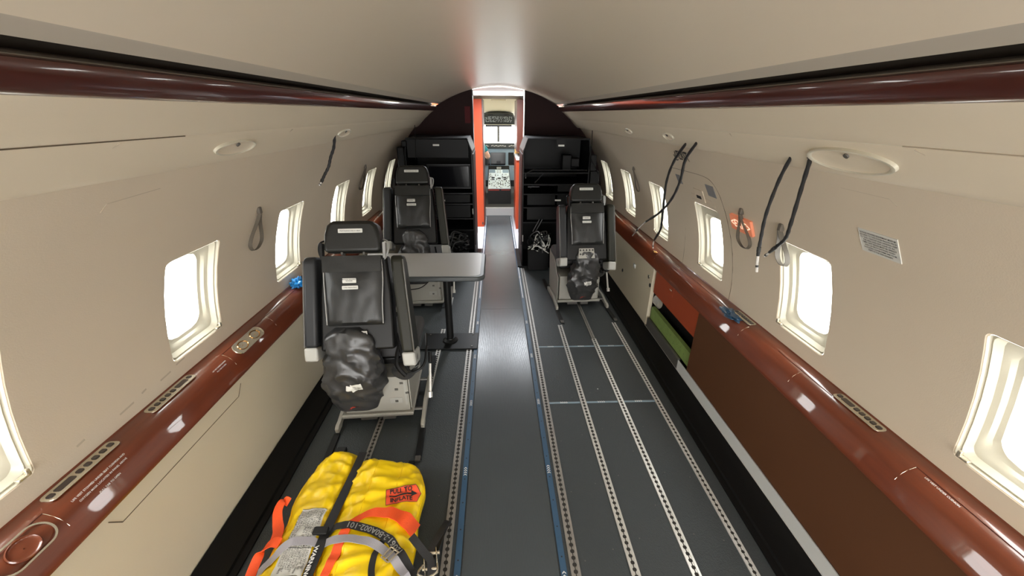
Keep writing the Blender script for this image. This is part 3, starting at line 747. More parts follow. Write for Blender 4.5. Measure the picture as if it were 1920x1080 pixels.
        mb = MB(); mb.bb(sx * .225 - .016, sx * .225 + .016, -.50, -.29, .0, .010); mb.build('track_cover', 'black', root, bevel=.002); mb = MB(); mb.bb(sx * .225 - .016, sx * .225 + .016, .175, .42, .0, .010); cv = mb.build('track_cover', 'black', root, bevel=.002)
        mb = MB(); mb.bb(sx * .225 - .013, sx * .225 + .013, -.515, -.485, .006, .018); mb.build('stop_block', 'greymetal', cv, bevel=.002)
    mb = MB(); mb.tube([(-.225, -.17, .045), (.225, -.17, .045)], .009, 8); mb.build('cross_tube', 'greymetal', root); mb = MB(); mb.tube([(-.225, .10, .045), (.225, .10, .045)], .009, 8); mb.build('cross_tube', 'greymetal', root)
    # control lever and belt on the aisle side
    mb = MB(); mb.tube([(.262, -.15, .13), (.262, -.06, .27)], .008, 8); mb.tube([(.262, -.165, .115), (.262, -.15, .14)], .014, 10); lv = mb.build('lever', 'alu', root)
    mb = MB(); mb.tube([(.262, -.055, .275), (.262, -.025, .325)], .011, 8); mb.build('grip', 'black', lv)
    mb = MB(); mb.ribbon(smoothpath([(.19, -.16, .46), (.215, -.19, .36), (.16, -.215, .30), (.10, -.21, .33), (.12, -.20, .40)]), .04, .003, (.3, 0, .9)); mb.build('seat_belt', 'bag', root)
    mb = MB(); mb.tube(smoothpath([(.13, -.20, .56), (.155, -.235, .42), (.19, -.235, .34), (.25, -.20, .36), (.26, -.13, .42), (.255, -.05, .46)]), .007, 6); mb.tube(smoothpath([(.14, -.21, .50), (.12, -.24, .40), (.16, -.25, .33)]), .011, 6); mb.build('cable', 'black', root)
    for o in up: o['up'] = 1
    return root
def lift_seat(root, dx, dz):
    for o in root.children:
        if o.get('up'): o.location = (dx, 0, dz)
seat = make_seat((-.681, 1.95, 0)); seat.rotation_euler.z = math.radians(3); seat['label'] = 'charcoal operator seat nearest the camera, in front of the yellow pack on the left'
seat2 = copy_tree(seat); seat2.location = (-.681, 3.36, 0); seat2['label'] = 'charcoal operator seat on the left beyond the table, before the black rack'
seat3 = copy_tree(seat); seat3.location = (.7045, 3.36, 0); seat3['label'] = 'charcoal operator seat alone on the right side of aisle'
lift_seat(seat, -.030, 0); lift_seat(seat2, -.012, .085); lift_seat(seat3, -.02, -.045)
for o in seat3.children:
    if o.get('up'): o.location.y = -.05
for r in (seat, seat2, seat3):
    for o in r.children:
        if 'up' in o: del o['up']
        if r is seat3 and o.name.startswith('armrest'):
            sx = 1 if o.data.vertices[0].co.x > 0 else -1; ang = -sx * (math.atan(.085) if sx > 0 else math.atan(.03)) * .9; pt = B(sx * .19, .38, 0)
            o.matrix_basis = Matrix.Translation(o.location) @ Matrix.Translation(pt) @ Matrix.Rotation(ang, 4, N_) @ Matrix.Translation(-pt)
        if o.name.startswith('hanging_bag') and r is not seat: o.scale = (.86, .9, 1.0 if r is seat2 else .95); o.location.y -= .02; o.location.x += .03

# ------------------------------------------------------------------ table
tb = thing('work_table', 'grey-topped work table with dark rounded edge on one black leg', 'table', (-.383, 2.575, 0))
tx0, tx1, ty0, ty1 = -.60, .277, -.315, .165
mb = MB(); mb.prism(rrect(tx1 - tx0, ty1 - ty0, .055, 6), ((tx0 + tx1) / 2, (ty0 + ty1) / 2, .622), (1, 0, 0), (0, 1, 0), (0, 0, .030)); tp = mb.build('tabletop', 'tedge', tb, bevel=.008, bseg=3)
mb = MB(); mb.prism(rrect(tx1 - tx0 - .05, ty1 - ty0 - .04, .040, 6), ((tx0 + tx1) / 2 - .004, (ty0 + ty1) / 2 + .002, .652), (1, 0, 0), (0, 1, 0), (0, 0, .0012)); mb.build('inlay', 'table', tp)
mb = MB(); mb.tube([(0, .0, .012), (0, 0, .622)], .026, 20); mb.build('leg', 'black', tb)
mb = MB(); mb.tube([(0, 0, .012), (0, 0, .022), (0, 0, .034), (0, 0, .040)], [.055, .055, .036, .034], 20); mb.build('collar', 'black', tb); mb = MB(); mb.bb(-.05, .05, -.05, .05, .606, .622); mb.build('top_bracket', 'black', tb)
mb = MB(); mb.bb(-.208, .205, -.118, .105, .006, .014); bp = mb.build('floor_plate', 'black', tb, bevel=.002)
mb = MB()
for x in (-.16, .165): 
    for y in (-.09, .08): mb.tube([(x, y, .014), (x, y, .018)], .007, 8)
mb.build('bolts', 'greymetal', bp)
mb = MB(); mb.tube(smoothpath([(-.02, .06, .60), (-.10, .1, .50), (-.2, .12, .40), (-.3, .14, .37)]), .004, 6); o = mb.build('cable', 'black', tb)

# ------------------------------------------------------------------ forward bulkhead
def bulk(name, x0, s):
    pts = [(s * x0, 0), (s * 1.09, 0)] + [(s * (CR + .004) * math.cos(a), CZ + (CR + .004) * math.sin(a)) for a in [math.radians(-28.5 + k * 1.75) for k in range(4, 64)] if CR * math.cos(a) > x0] + [(s * x0, CZ + math.sqrt(CR * CR - x0 * x0))]
    mb = MB(); mb.prism(pts, (0, YF, 0), (1, 0, 0), (0, 0, 1), (0, .04, 0)); o = mb.build(name, 'bulk', smooth=0); o['kind'] = 'structure'; return o
bulk('wall_forward_left', .275, -1); bulk('wall_forward_right', .293, 1)
slab('trim_1', .287, .295, YF - .008, YF + .05, 0, 1.80, 'alu', 'structure'); slab('trim_2', -.279, -.272, YF - .008, YF + .05, 0, 1.81, 'rackedge', 'structure')
rs = thing('red_wall_sign', 'dark red upright sign on the left front bulkhead near the door', 'sign', (-.335, YF - .002, 1.56))
mb = MB(); mb.bb(-.030, .030, -.008, 0, -.085, .085); mb.build('sign_plate', 'redsign', rs)
# ------------------------------------------------------------------ equipment racks
def rack(s, x0, x1, label):
    root = thing('equipment_rack', label, 'rack', (s * (x0 + x1) / 2, 4.15, 0)); cx = (x0 + x1) / 2; w = x1 - x0
    def X(x): return s * (x - cx)
    out = [(X(x0), .02), (X(x0), 1.235), (X(x0 + .045), 1.352), (X(x1 - .02), 1.352), (X(x1), 1.22), (X(x1), .02)]
    mb = MB(); mb.prism(out, (0, .585, 0), (1, 0, 0), (0, 0, 1), (0, .012, 0)); mb.build('back_panel', 'rack', root, smooth=0)
    mb = MB()
    mb.bb(X(x0), X(x0 + .012), 0, .585, .02, 1.235); mb.build('side_panel', 'rack', root, smooth=0); mb = MB(); mb.bb(X(x1 - .012), X(x1), .0, .585, .02, 1.22); mb.build('side_panel', 'rack', root, smooth=0)
    mb = MB(); mb.prism([(X(x0), 1.235), (X(x0 + .045), 1.352), (X(x1 - .02), 1.352), (X(x1), 1.22), (X(x1 - .012), 1.22), (X(x1 - .03), 1.340), (X(x0 + .052), 1.340), (X(x0 + .010), 1.235)], (0, 0, 0), (1, 0, 0), (0, 0, 1), (0, .585, 0)); mb.build('top_hood', 'rack', root, smooth=0)
    mb = MB()
    mb.tube([(X(x0 + .004), -.004, .02), (X(x0 + .004), -.004, 1.235), (X(x0 + .047), -.004, 1.350), (X(x1 - .02), -.004, 1.350)], .005, 6); mb.build('edge_trim', 'rackedge', root)
    mb = MB(); mb.bb(X(x0 - .006), X(x0 + .006), .03, .55, .25, 1.20); mb.build('door_panel', 'rack', root, smooth=0)
    mb = MB(); mb.bb(X(x0 - .04), X(x1 + .04), -.03, .60, 0, .02); mb.build('floor_plate', 'rack', root, smooth=0)
    return root, X, mb
def shelf(root, X, a, b, z, d=.55, t=.012, m='rack', y0=0.0):
    mb = MB(); mb.bb(X(a), X(b), y0, y0 + d, z, z + t); return mb.build('shelf', m, root, smooth=0)
def plac(root, x, z, w=.062, h=.016, y=-.003):
    mb = MB(); mb.bb(x - w / 2, x + w / 2, y - .002, y, z - h / 2, z + h / 2); o = mb.build('placard', 'placard', root, smooth=0)
    return o
rl, X, _ = rack(-1, .262, .93, 'black equipment rack with dark monitor left of the cockpit doorway')
mb = MB(); mb.bb(X(.30), X(.90), 0.0, .03, 1.17, 1.345); mb.build('upper_panel', 'rack', rl, smooth=0); plac(rl, X(.615), 1.288)
mb = MB(); mb.prism(rrect(.44, .235, .008), (X(.505), .0, .985), (1, 0, 0), (0, 0, 1), (0, .03, 0)); mo = mb.build('monitor', 'rack', rl, bevel=.003)
mb = MB(); mb.bb(X(.305), X(.705), -.003, 0, .885, 1.085); mb.build('screen', 'screen', mo, smooth=0)
mb = MB(); mb.bb(X(.285), X(.725), -.004, .0, 1.100, 1.106); mb.bb(X(.285), X(.725), -.004, .0, .868, .873); mb.build('bezel_edge', 'rackedge', mo, smooth=0)
for z in (.81, .70, .545, .42): shelf(rl, X, .275, .92, z)
for z in (.703, .548, .812): 
    mb = MB(); mb.bb(X(.275), X(.72), -.004, -.001, z, z + .004); mb.build('shelf_lip', 'rackedge', rl, smooth=0)
mb = MB(); mb.bb(X(.30), X(.88), .03, .5, .555, .69); mb.build('equipment_box', 'rack', rl, bevel=.004)
mb = MB(); mb.bb(X(.30), X(.70), .03, .5, .715, .80); mb.build('equipment_box', 'rack', rl, bevel=.004)
plac(rl, X(.59), .745)
mb = MB(); mb.tube([(X(.82), -.03, 1.15), (X(.80), -.03, 1.47)], .003, 6); mb.build('whip_rod', 'rack', rl)
mb = MB(); mb.bb(X(.93), X(1.0), -.02, .15, 1.05, 1.27); mb.bb(X(.90), X(.95), -.02, .15, 1.27, 1.33); mb.build('side_box', 'rack', rl, bevel=.01)
mb = MB(); mb.tube([(X(.274), -.01, .60), (X(.274), -.01, .66)], .005, 6); mb.build('catch', 'alu', rl)
rr, X, _ = rack(1, .245, .93, 'black open-fronted equipment rack with folding shelf right of the cockpit doorway')
mb = MB(); mb.bb(X(.29), X(.90), .40, .41, 1.03, 1.34); mb.build('upper_panel', 'rack', rr, smooth=0); plac(rr, X(.625), 1.288, y=-.004)
mb = MB(); mb.bb(X(.58), X(.67), -.002, .004, 1.27, 1.345); mb.build('placard_tab', 'rack', rr, smooth=0)
for z, d in ((1.015, .3), (.90, .5), (.80, .5), (.66, .5), (.50, .5)):
    shelf(rr, X, .26, .92, z, d)
mb = MB(); mb.tube([(X(.275), -.006, .97), (X(.275), -.006, 1.02), (X(.34), -.006, 1.052), (X(.90), -.006, 1.052)], .006, 6); mb.tube([(X(.30), -.006, .90), (X(.90), -.006, .90)], .004, 6)
mb.tube([(X(.33), .05, .86), (X(.48), .1, 1.02)], .005, 6); mb.tube([(X(.37), .0, .93), (X(.42), .0, .97)], .003, 6)
mb.build('folding_frame', 'rackedge', rr)
for x0, x1, z0, z1 in ((.62, .90, .82, .89), (.30, .60, .68, .79), (.62, .90, .68, .79), (.30, .90, .52, .65)):
    mb = MB(); mb.bb(X(x0), X(x1), .06, .5, z0, z1); mb.build('equipment_box', 'rack', rr, bevel=.004)
mb = MB(); mb.bb(X(.66), X(.76), .1, .2, 1.03, 1.19); mb.bb(X(.75), X(.84), .08, .2, 1.07, 1.16); mb.build('radio_handset', 'rack', rr, bevel=.01)
plac(rr, X(.62), .745, y=-.003); mb = MB(); mb.bb(X(.30), X(.42), -.008, -.001, .882, .888); mb.build('shelf_lip', 'rackedge', rr, smooth=0)
mb = MB(); mb.tube([(X(.928), -.04, 1.08), (X(.915), -.04, 1.475)], .0035, 6); mb.build('whip_rod', 'rack', rr)
mb = MB(); mb.bb(X(.93), X(.985), -.03, .12, 1.05, 1.20); mb.bb(X(.94), X(1.03), -.02, .10, .72, 1.04); mb.tube([(X(.93), -.03, 1.16), (X(1.02), -.03, 1.02)], .006, 6); mb.build('side_box', 'rack', rr, bevel=.01)
mb = MB(); mb.tube([(X(.256), -.01, .30), (X(.256), -.01, .37)], .006, 6); mb.build('catch', 'alu', rr)
for s, cx, mcol, lab in ((-1, -.44, 'bag', 'dark cable tangle at the foot of left equipment rack'), (1, .42, 'placard', 'pale and dark cable tangle at the foot of the right equipment rack')):
    mb = MB(); rnd = random.Random(3 + s)
    for k in range(16):
        pts = [(cx + rnd.uniform(-.12, .12), 4.04 + rnd.uniform(-.05, .05), .30 + rnd.uniform(-.10, .14)) for _ in range(4)]
        mb.tube(smoothpath(pts), .006, 5, k % 3)
    mb.box((cx, 4.07, .12), (.22, .10, .22), 2)
    o = mb.build('cable_tangle', ['bag', mcol if s > 0 else 'rackedge', 'rack']); tag(o, lab, 'cables', kind='stuff')
mb = MB(); mb.tube([(.36, 4.10, .42), (.43, 4.12, .55)], .006, 6); mb.tube([(.39, 4.10, .42), (.46, 4.12, .55)], .006, 6); mb.build('rod_pair', 'rackedge', None); tag(bpy.data.objects['rod_pair'], 'pair of slanting metal rods above cables in right rack', 'rods')

# ------------------------------------------------------------------ entry vestibule
A = [math.radians(a) for a in range(-26, 145, 6)]
prof = [(CR * math.cos(a), CZ + CR * math.sin(a)) for a in A]
o = extrude_profile('ceiling_entry', prof, YF + .04, 6.62, 'ceilw'); o['kind'] = 'structure'
for nm, y0, y1, z0, z1 in (('wall_entry_left', YF + .04, 4.96, 0, 1.36), ('wall_entry_left_front', 5.76, 6.62, 0, 1.36)):
    slab(nm, -1.20, -1.16, y0, y1, z0, z1, 'ceilw', 'structure')
slab('wall_entry_header', -.27, .30, YF + .05, YF + .09, 1.755, 1.80, 'ceilw', 'structure')
for sx, x0, x1 in ((-1, -1.0, -.206), (1, .227, 1.0)):
    mb = MB(); mb.bb(x0, x1, 4.80, 6.56, 0, .004); o = mb.build('entry_floor_daylight', 'entryfloor_daylit', smooth=0); tag(o, 'entry floor plate pale with painted daylight %s of the aisle strip beyond the bulkhead' % ('left' if sx < 0 else 'right'), 'floor plate')  # plates added to make the entry floor look daylit
dl = thing('dome_lamp', 'white strip dome lamp across entry ceiling just inside the doorway', 'lamp', (0, 5.2, 1.80))
mb = MB(); mb.prism(rrect(.36, .10, .02), (0, 0, .0), (1, 0, 0), (0, 1, 0), (0, 0, -.012)); mb.build('lens', 'lampglow', dl)
mb = MB(); mb.prism(rrect(.38, .12, .02), (0, 0, .012), (1, 0, 0), (0, 1, 0), (0, 0, -.012)); mb.build('housing', 'ceilw', dl)
lamp('dome_lamp_light', (0, 5.2, 1.775), (0, 0, -1), .34, .09, 34, (.90, .95, 1))
o = slab('orange_closet', -1.05, -.212, 5.86, 6.50, 0, 1.752, 'galley'); tag(o, 'tall orange closet panel at left inside the cockpit entry', 'closet')
mb = MB(); mb.bb(-.212, -.196, 5.95, 6.55, .0, 1.752); mb.build('edge_strip', 'galleydark', o); mb = MB(); mb.bb(-.24, -.225, 5.85, 5.862, .04, .075); mb.build('hinge', 'ink', o)
gl = thing('galley_cabinet', 'galley cabinet with orange lower front and brown upper locker at right', 'cabinet', (.62, 5.72, 0))
def gp(name, x0, x1, y0, y1, z0, z1, m): mb = MB(); mb.bb(x0 - .62, x1 - .62, y0 - 5.72, y1 - 5.72, z0, z1); return mb.build(name, m, gl, smooth=0)
gp('lower_front', .262, 1.0, 5.72, 6.50, 0, .985, 'galley'); gp('countertop', .256, 1.0, 5.70, 6.50, .985, 1.02, 'placard'); gp('splash', .262, 1.0, 6.3, 6.50, 1.02, 1.09, 'brass'); gp('upper_locker', .262, 1.0, 5.76, 6.50, 1.09, 1.745, 'galleydark')
gp('latch', .30, .33, 5.715, 5.72, .5, .56, 'cap')

# ------------------------------------------------------------------ cockpit
def cslab(name, x0, x1, y0, y1, z0, z1, m): return slab(name, x0, x1, y0, y1, z0, z1, m, 'structure')
cslab('wall_cockpit_left', -1.2, -.238, 6.62, 6.66, 0, 2.0, 'cockcream'); cslab('wall_cockpit_right', .292, 1.2, 6.62, 6.66, 0, 2.0, 'cockcream'); cslab('wall_cockpit_header', -.238, .292, 6.62, 6.66, 1.775, 2.0, 'cockcream')
cslab('floor_cockpit', -1.1, 1.1, 6.66, 9.0, 0.0, .12, 'greymetal'); cslab('trim_cockpit_sill', -.238, .292, 6.58, 6.66, 0, .125, 'kick')
mb = MB(); P = []
for y, z, h in ((6.66, 1.83, .0), (7.0, 1.74, 0), (7.35, 1.64, 0), (7.6, 1.585, 0), (7.95, 1.50, 0), (8.6, 1.42, 0)):
    P.append([(x, y, z + .04 * math.cos(x * 1.6) - .04 * abs(x) ** 2) for x in [-1.1 + 2.2 * k / 16 for k in range(17)]])
mb.grid(P); o = mb.build('ceiling_cockpit', 'cockcream'); o['kind'] = 'structure'
mb = MB(); mb.prism(rrect(.24, .06, .02), (.03, 6.95, 1.773), (1, 0, 0), (0, .966, -.26), (0, 0, -.012)); o = mb.build('trim_headliner_hatch', 'cockcream', bevel=.004); o['kind'] = 'structure'
for s, sd in ((-1, 'left'), (1, 'right')):
    cslab('wall_cockpit_side_' + sd, s * 1.06, s * 1.1, 6.66, 9.0, .12, 1.02, 'cockcream'); cslab('wall_cockpit_upper_' + sd, s * 1.06, s * 1.1, 6.66, 9.0, 1.42, 1.8, 'cockcream'); cslab('wall_cockpit_pillar_' + sd, s * 1.05, s * 1.1, 6.66, 7.25, 1.02, 1.42, 'cockcream')
cslab('wall_cockpit_front', -1.1, 1.1, 8.75, 8.8, .1, 1.03, 'cockgrey'); cslab('wall_cockpit_front_top', -1.1, 1.1, 8.6, 8.64, 1.36, 1.6, 'cockcream')
cp = MB(); cp.bb(.005, .055, 8.66, 8.70, 1.0, 1.40); cp.bb(.012, .048, 8.60, 8.66, 1.27, 1.36); o = cp.build('trim_windshield_post', 'greymetal'); o['kind'] = 'structure'
mb = MB(); mb.add([(-1.05, 8.72, 1.0), (1.05, 8.72, 1.0), (1.05, 8.66, 1.42), (-1.05, 8.66, 1.42)], [(0, 1, 2, 3)]); o = mb.build('window_windshield', 'glass', smooth=0); o['kind'] = 'structure'
# overhead panel
ov = thing('overhead_panel', 'dark cockpit overhead switch panel above the windshield', 'panel', (.03, 7.6, 1.5))
mb = MB(); mb.prism([(-.29, -.115), (.29, -.115), (.30, -.03), (.26, .045), (.16, .075), (0, .085), (-.16, .075), (-.26, .045), (-.30, -.03)], (0, .02, 0), (1, 0, 0), (0, -.35, .94), (0, .12, .04)); mb.build('housing', 'cockgrey', ov, bevel=.006)
mb = MB(); rnd = random.Random(5)
for r_ in range(7):
    for k in range(34):
        x = -.235 + k * .0142; z = .018 - r_ * .0135
        if rnd.random() < .8: mb.box((x, .02 - z * .35 - .006, z), (.008, .006, .007), rnd.choice((0, 0, 1)))
mb.build('switches', ['pedtop', 'knob'], ov, smooth=0)['kind'] = 'stuff'
mb = MB()
for sx in (-1, 1): mb.prism(rrect(.09, .022, .008), (sx * .14, .018 - .05 * .35 - .004, .050), (1, 0, 0), (0, -.35, .94), (0, -.003, 0))
mb.build('vents', 'ink', ov); mb = MB(); mb.bb(-.235, .235, .02, .10, -.145, -.112); mb.build('lower_bar', 'knob', ov)
# glareshield, instrument panel
gs = thing('instrument_panel', 'blue-grey cockpit instrument panel with dark screens under the windshield', 'panel', (.03, 8.05, .9))
mb = MB(); mb.bb(-.85, .85, 0, .55, .055, .150); mb.build('glareshield', 'cockgrey', gs, bevel=.015)
mb = MB(); rnd = random.Random(9)
for k in range(26):
    if k in (5, 6, 19, 20): continue
    mb.box((-.30 + k * .024, -.006, .105 + rnd.uniform(-.008, .008)), (.014, .010, .016), 0)
mb.build('mode_buttons', 'placard', gs, smooth=0)
mb = MB(); mb.bb(-.85, .85, .06, .12, -.55, .055); mb.build('panel_face', 'panelgrey', gs, smooth=0)
for x0, x1 in ((-.62, -.38), (-.155, .135), (.19, .44), (.48, .72)):
    mb = MB(); mb.prism(rrect(x1 - x0, .235, .01), ((x0 + x1) / 2, .06, -.14), (1, 0, 0), (0, 0, 1), (0, -.012, 0)); mb.build('screen', 'screen', gs, bevel=.003)
mb = MB(); mb.bb(-.36, -.17, .045, .06, -.26, -.02); mb.build('screen', 'screen', gs)
# centre pedestal
pe = thing('centre_pedestal', 'pale blue-grey cockpit centre pedestal crowded with dark knobs', 'console', (.03, 6.95, .12))
mb = MB(); mb.prism([(0, 0), (0, .255), (.55, .38), (.85, .47), (.98, .53), (.98, 0)], (-.20, 0, 0), (0, 1, 0), (0, 0, 1), (.40, 0, 0)); mb.build('pedestal_body', 'black', pe, smooth=0)
mb = MB(); sl = Vector((0, .85, .215)).normalized()
mb.prism([(-.195, .005), (.195, .005), (.185, .86), (-.185, .86)], (0, 0, .2575), (1, 0, 0), sl, (0, 0, .008)); mb.build('pedestal_top', 'pedtop', pe, smooth=0)
mb = MB(); nn = Vector((0, -sl.z, sl.y)); rnd = random.Random(11)
def onp(x, t, h=.0): return Vector((x, 0, .2655)) + sl * t + nn * h
for t in [.03 + .042 * k for k in range(15)]:
    for k in range(17):
        x = -.176 + .022 * k
        if rnd.random() < .36 and not (abs(abs(x) - .10) < .03 and .40 < t < .56):
            mb.tube([onp(x, t), onp(x, t, .012)], rnd.choice((.004, .006, .008)), 6)
for sx in (-1, 1): mb.box(onp(sx * .105, .47, .006), (.05, .06, .012)); mb.box(onp(sx * .105, .38, .006), (.035, .03, .012))
mb.box(onp(0, .45, .004), (.05, .05, .01))
mb.build('knobs', 'knob', pe, smooth=0)['kind'] = 'stuff'
mb = MB()
for sx in (-1, 1): mb.prism(rrect(.11, .15, .006), onp(sx * .125, .78), (1, 0, 0), sl, nn * .006)
mb.build('keypads', 'panelgrey', pe)
mb = MB()
for x in (-.03, .0, .03): mb.tube([onp(x, .68), onp(x, .70, .09)], .006, 6); mb.box(onp(x, .70, .095), (.024, .03, .03))
mb.build('thrust_levers', 'cap', pe)
mb = MB(); mb.bb(-.19, .0, -.006, 0, .232, .250); mb.bb(.03, .18, -.006, 0, .235, .248); mb.build('edge_label', 'redtag', pe)
# crew seats
def crew_seat(x, label):
    r = thing('crew_seat', label, 'seat', (x, 7.15, .12), 'cream crew seats in the cockpit')
    mb = MB(); mb.prism([(-.22, .30), (.22, .30), (.215, .80), (.15, .95), (-.15, .95), (-.215, .80)], (0, 0, 0), (1, 0, 0), (0, 0, 1), (0, .10, 0)); mb.build('backrest', 'sheep', r, bevel=.04, bseg=4)
    mb = MB(); mb.bb(-.22, .22, .10, .52, .28, .38); mb.build('seat_cushion', 'sheep', r, bevel=.03, bseg=3)
    mb = MB(); mb.bb(-.15, .15, .05, .45, 0, .28); mb.build('seat_base', 'cockgrey', r, bevel=.01)
    for sx in (-1, 1): mb = MB(); mb.bb(sx * .22, sx * .26, .12, .42, .48, .53); mb.build('armrest', 'cap', r, bevel=.01)
    return r
crew_seat(-.50, 'cream fleece-covered crew seat at the left side of the cockpit'); crew_seat(.56, 'cream fleece-covered crew seat at the right side of the cockpit')
# the person in the left crew seat
def skin_mesh(name, verts, edges, radii, material, parent=None, sub=2, root=0):
    me = bpy.data.meshes.new(name); me.from_pydata(verts, edges, [])
    o = bpy.data.objects.new(name, me); COL.objects.link(o)
    sm = o.modifiers.new('skin', 'SKIN'); sm.use_smooth_shade = True
    for i, r in enumerate(radii):
        sv = me.skin_vertices[0].data[i]; sv.radius = r if isinstance(r, tuple) else (r, r); sv.use_root = (i == root)
    ss = o.modifiers.new('sub', 'SUBSURF'); ss.levels = sub; ss.render_levels = sub
    dg = bpy.context.evaluated_depsgraph_get(); m2 = bpy.data.meshes.new_from_object(o.evaluated_get(dg)); bpy.data.objects.remove(o)
    m2.name = name; m2.materials.clear(); m2.materials.append(M[material]); m2.shade_smooth()
    n = bpy.data.objects.new(name, m2); COL.objects.link(n)
    if parent is not None: n.parent = parent
    return n
ps = thing('person', 'person in a teal short-sleeved shirt seated in the left cockpit seat', 'person', (0, 0, 0))
bx = -.47
V = [(bx, 7.42, .58), (bx, 7.40, .80), (bx, 7.42, 1.00), (bx, 7.44, 1.12), (bx, 7.46, 1.20), (bx, 7.47, 1.28), (bx, 7.46, 1.34),
     (bx + .18, 7.42, 1.07), (bx + .305, 7.40, .88), (bx + .30, 7.62, .83), (bx + .27, 7.70, .84),
     (bx - .17, 7.42, 1.07), (bx - .25, 7.42, .86), (bx - .14, 7.68, .90), (bx - .12, 7.76, .92),
     (bx + .10, 7.46, .57), (bx + .12, 7.88, .60), (bx + .12, 8.0, .20), (bx + .12, 8.08, .16),
     (bx - .10, 7.46, .57), (bx - .12, 7.88, .60), (bx - .12, 8.0, .20), (bx - .12, 8.08, .16)]
Ed = [(0, 1), (1, 2), (2, 3), (3, 4), (4, 5), (5, 6), (2, 7), (7, 8), (8, 9), (9, 10), (2, 11), (11, 12), (12, 13), (13, 14), (0, 15), (15, 16), (16, 17), (17, 18), (0, 19), (19, 20), (20, 21), (21, 22)]
Rd = [.15, (.15, .11), (.16, .11), .06, .075, .095, .07, .058, .045, .032, .034, .058, .045, .032, .034, .09, .065, .045, .04, .09, .065, .045, .04]
body = skin_mesh('body', V, Ed, Rd, 'skin', ps)
sh = skin_mesh('shirt', [V[0], V[1], V[2], (bx, 7.43, 1.09), V[7], (bx + .275, 7.405, .93), V[11], (bx - .225, 7.42, .93)], [(0, 1), (1, 2), (2, 3), (2, 4), (4, 5), (2, 6), (6, 7)], [.17, (.17, .13), (.18, .13), .075, .078, .070, .078, .070], 'teal', ps)
tr = skin_mesh('trousers', [V[0], V[15], V[16], (bx + .12, 7.99, .24), V[19], V[20], (bx - .12, 7.99, .24)], [(0, 1), (1, 2), (2, 3), (0, 4), (4, 5), (5, 6)], [.17, .11, .082, .065, .11, .082, .065], 'trousers', ps)
hr = skin_mesh('hair', [(bx, 7.43, 1.24), (bx, 7.45, 1.32), (bx, 7.47, 1.36)], [(0, 1), (1, 2)], [.085, .098, .07], 'hair', ps)
for s_, w in ((1, V[10]), (-1, V[14])):
    vs = []; es = []; rd = []
    w = Vector(w)
    for k, (dx, dl, cu) in enumerate(((-.03, .070, .025), (-.010, .085, .03), (.010, .080, .03), (.030, .065, .025))):
        b = len(vs); vs += [w + Vector((dx * .6, .01, 0)), w + Vector((dx, .055, .004)), w + Vector((dx * 1.05, .055 + dl * .5, -.004)), w + Vector((dx * 1.05, .055 + dl * .85, -cu))]
        es += [(b, b + 1), (b + 1, b + 2), (b + 2, b + 3)]; rd += [.016, .011, .009, .0075]
        o = skin_mesh('finger', [tuple(v) for v in vs[b:]], [(0, 1), (1, 2), (2, 3)], rd[b:], 'skin', ps, 1)
    skin_mesh('thumb', [tuple(w + Vector((-s_ * .015, .0, 0))), tuple(w + Vector((-s_ * .045, .035, -.008))), tuple(w + Vector((-s_ * .05, .07, -.018)))], [(0, 1), (1, 2)], [.016, .011, .009], 'skin', ps, 1)
mb = MB()
mb.prism([(-.012, 0), (.012, 0), (0, .035)], (bx, 7.545, 1.27), (1, 0, 0), (0, 0, 1), (0, .03, -.01)); mb.build('nose', 'skin', ps, bevel=.004)
for sx in (-1, 1):
    mb = MB(); mb.tube([(bx + sx * .033, 7.545, 1.30), (bx + sx * .033, 7.560, 1.30)], .009, 8); mb.build('eye', 'placard', ps)
    mb = MB(); mb.tube([(bx + sx * .088, 7.455, 1.25), (bx + sx * .102, 7.45, 1.275), (bx + sx * .090, 7.455, 1.30)], .010, 6); mb.build('ear', 'skin', ps)
mb = MB(); mb.tube([(bx - .025, 7.552, 1.235), (bx, 7.558, 1.232), (bx + .025, 7.552, 1.235)], .005, 6); mb.build('mouth', 'redtag', ps)

# ------------------------------------------------------------------ valance fittings
def val_frame(s):
    a = Vector((s * .880, 0, 1.446)); b = Vector((s * .812, 0, 1.513)); d = (b - a).normalized(); n = Vector((0, 1, 0)).cross(d); n = n if n.z < 0 else -n
    return (a + b) / 2, d, n
def spot(s, y, label, L=.135, w=.040):
    c, d, n = val_frame(s); c = c + Vector((0, y, 0)) + n * .0042; r = thing('reading_light', label, 'light', c, 'oval light recesses under the overhead panels')
    Y = Vector((0, 1, 0)); rings = []
    for f, h in ((1.0, -.005), (.985, .004), (.92, .005), (.87, .001), (.80, -.0008), (.4, -.0012)):
        rings.append([Y * L * f * math.cos(a) + d * w * f * math.sin(a) + n * h for a in [2 * pi * k / 40 for k in range(40)]])
    rings.append([n * -.0012] * 40)
    mb = MB(); mb.grid(rings[:4], closed=True); mb.build('rim', 'ivory', r, smooth=60)
    mb = MB(); mb.grid(rings[3:6], closed=True); q = rings[5]; mb.add(q, [tuple(range(40))]); mb.build('dish', 'valance', r, smooth=60)
    mb = MB(); p = Y * -L * .1 + d * w * .55; mb.tube([p + n * .002, p + n * .006], .007, 10); mb.build('lamp', 'greymetal', r)
    return r
spot(1, .992, 'oval recessed light under the right overhead panel, the one nearest the camera'); spot(-1, 1.345, 'oval recessed light in left overhead panel, nearest the camera', .105, .030)
spot(1, 2.10, 'small oval recessed light on the right above the EXIT lettering', .06, .024); spot(-1, 2.32, 'small oval recessed light on the left beyond the hanging black strap', .09, .026)
spot(1, 2.75, 'tiny far oval light on the right between EXIT lettering and bulkhead', .06, .024)
for s, y0, y1, m_ in ((-1, .2, 1.085, 'groove'), (1, .0, .825, 'scuff')):
    mb = MB(); mb.tube([(s * .8035, y0, 1.5225), (s * .8035, y1, 1.5225)], .0012, 4); o = mb.build('trim_valance_seam', m_); o['kind'] = 'structure'
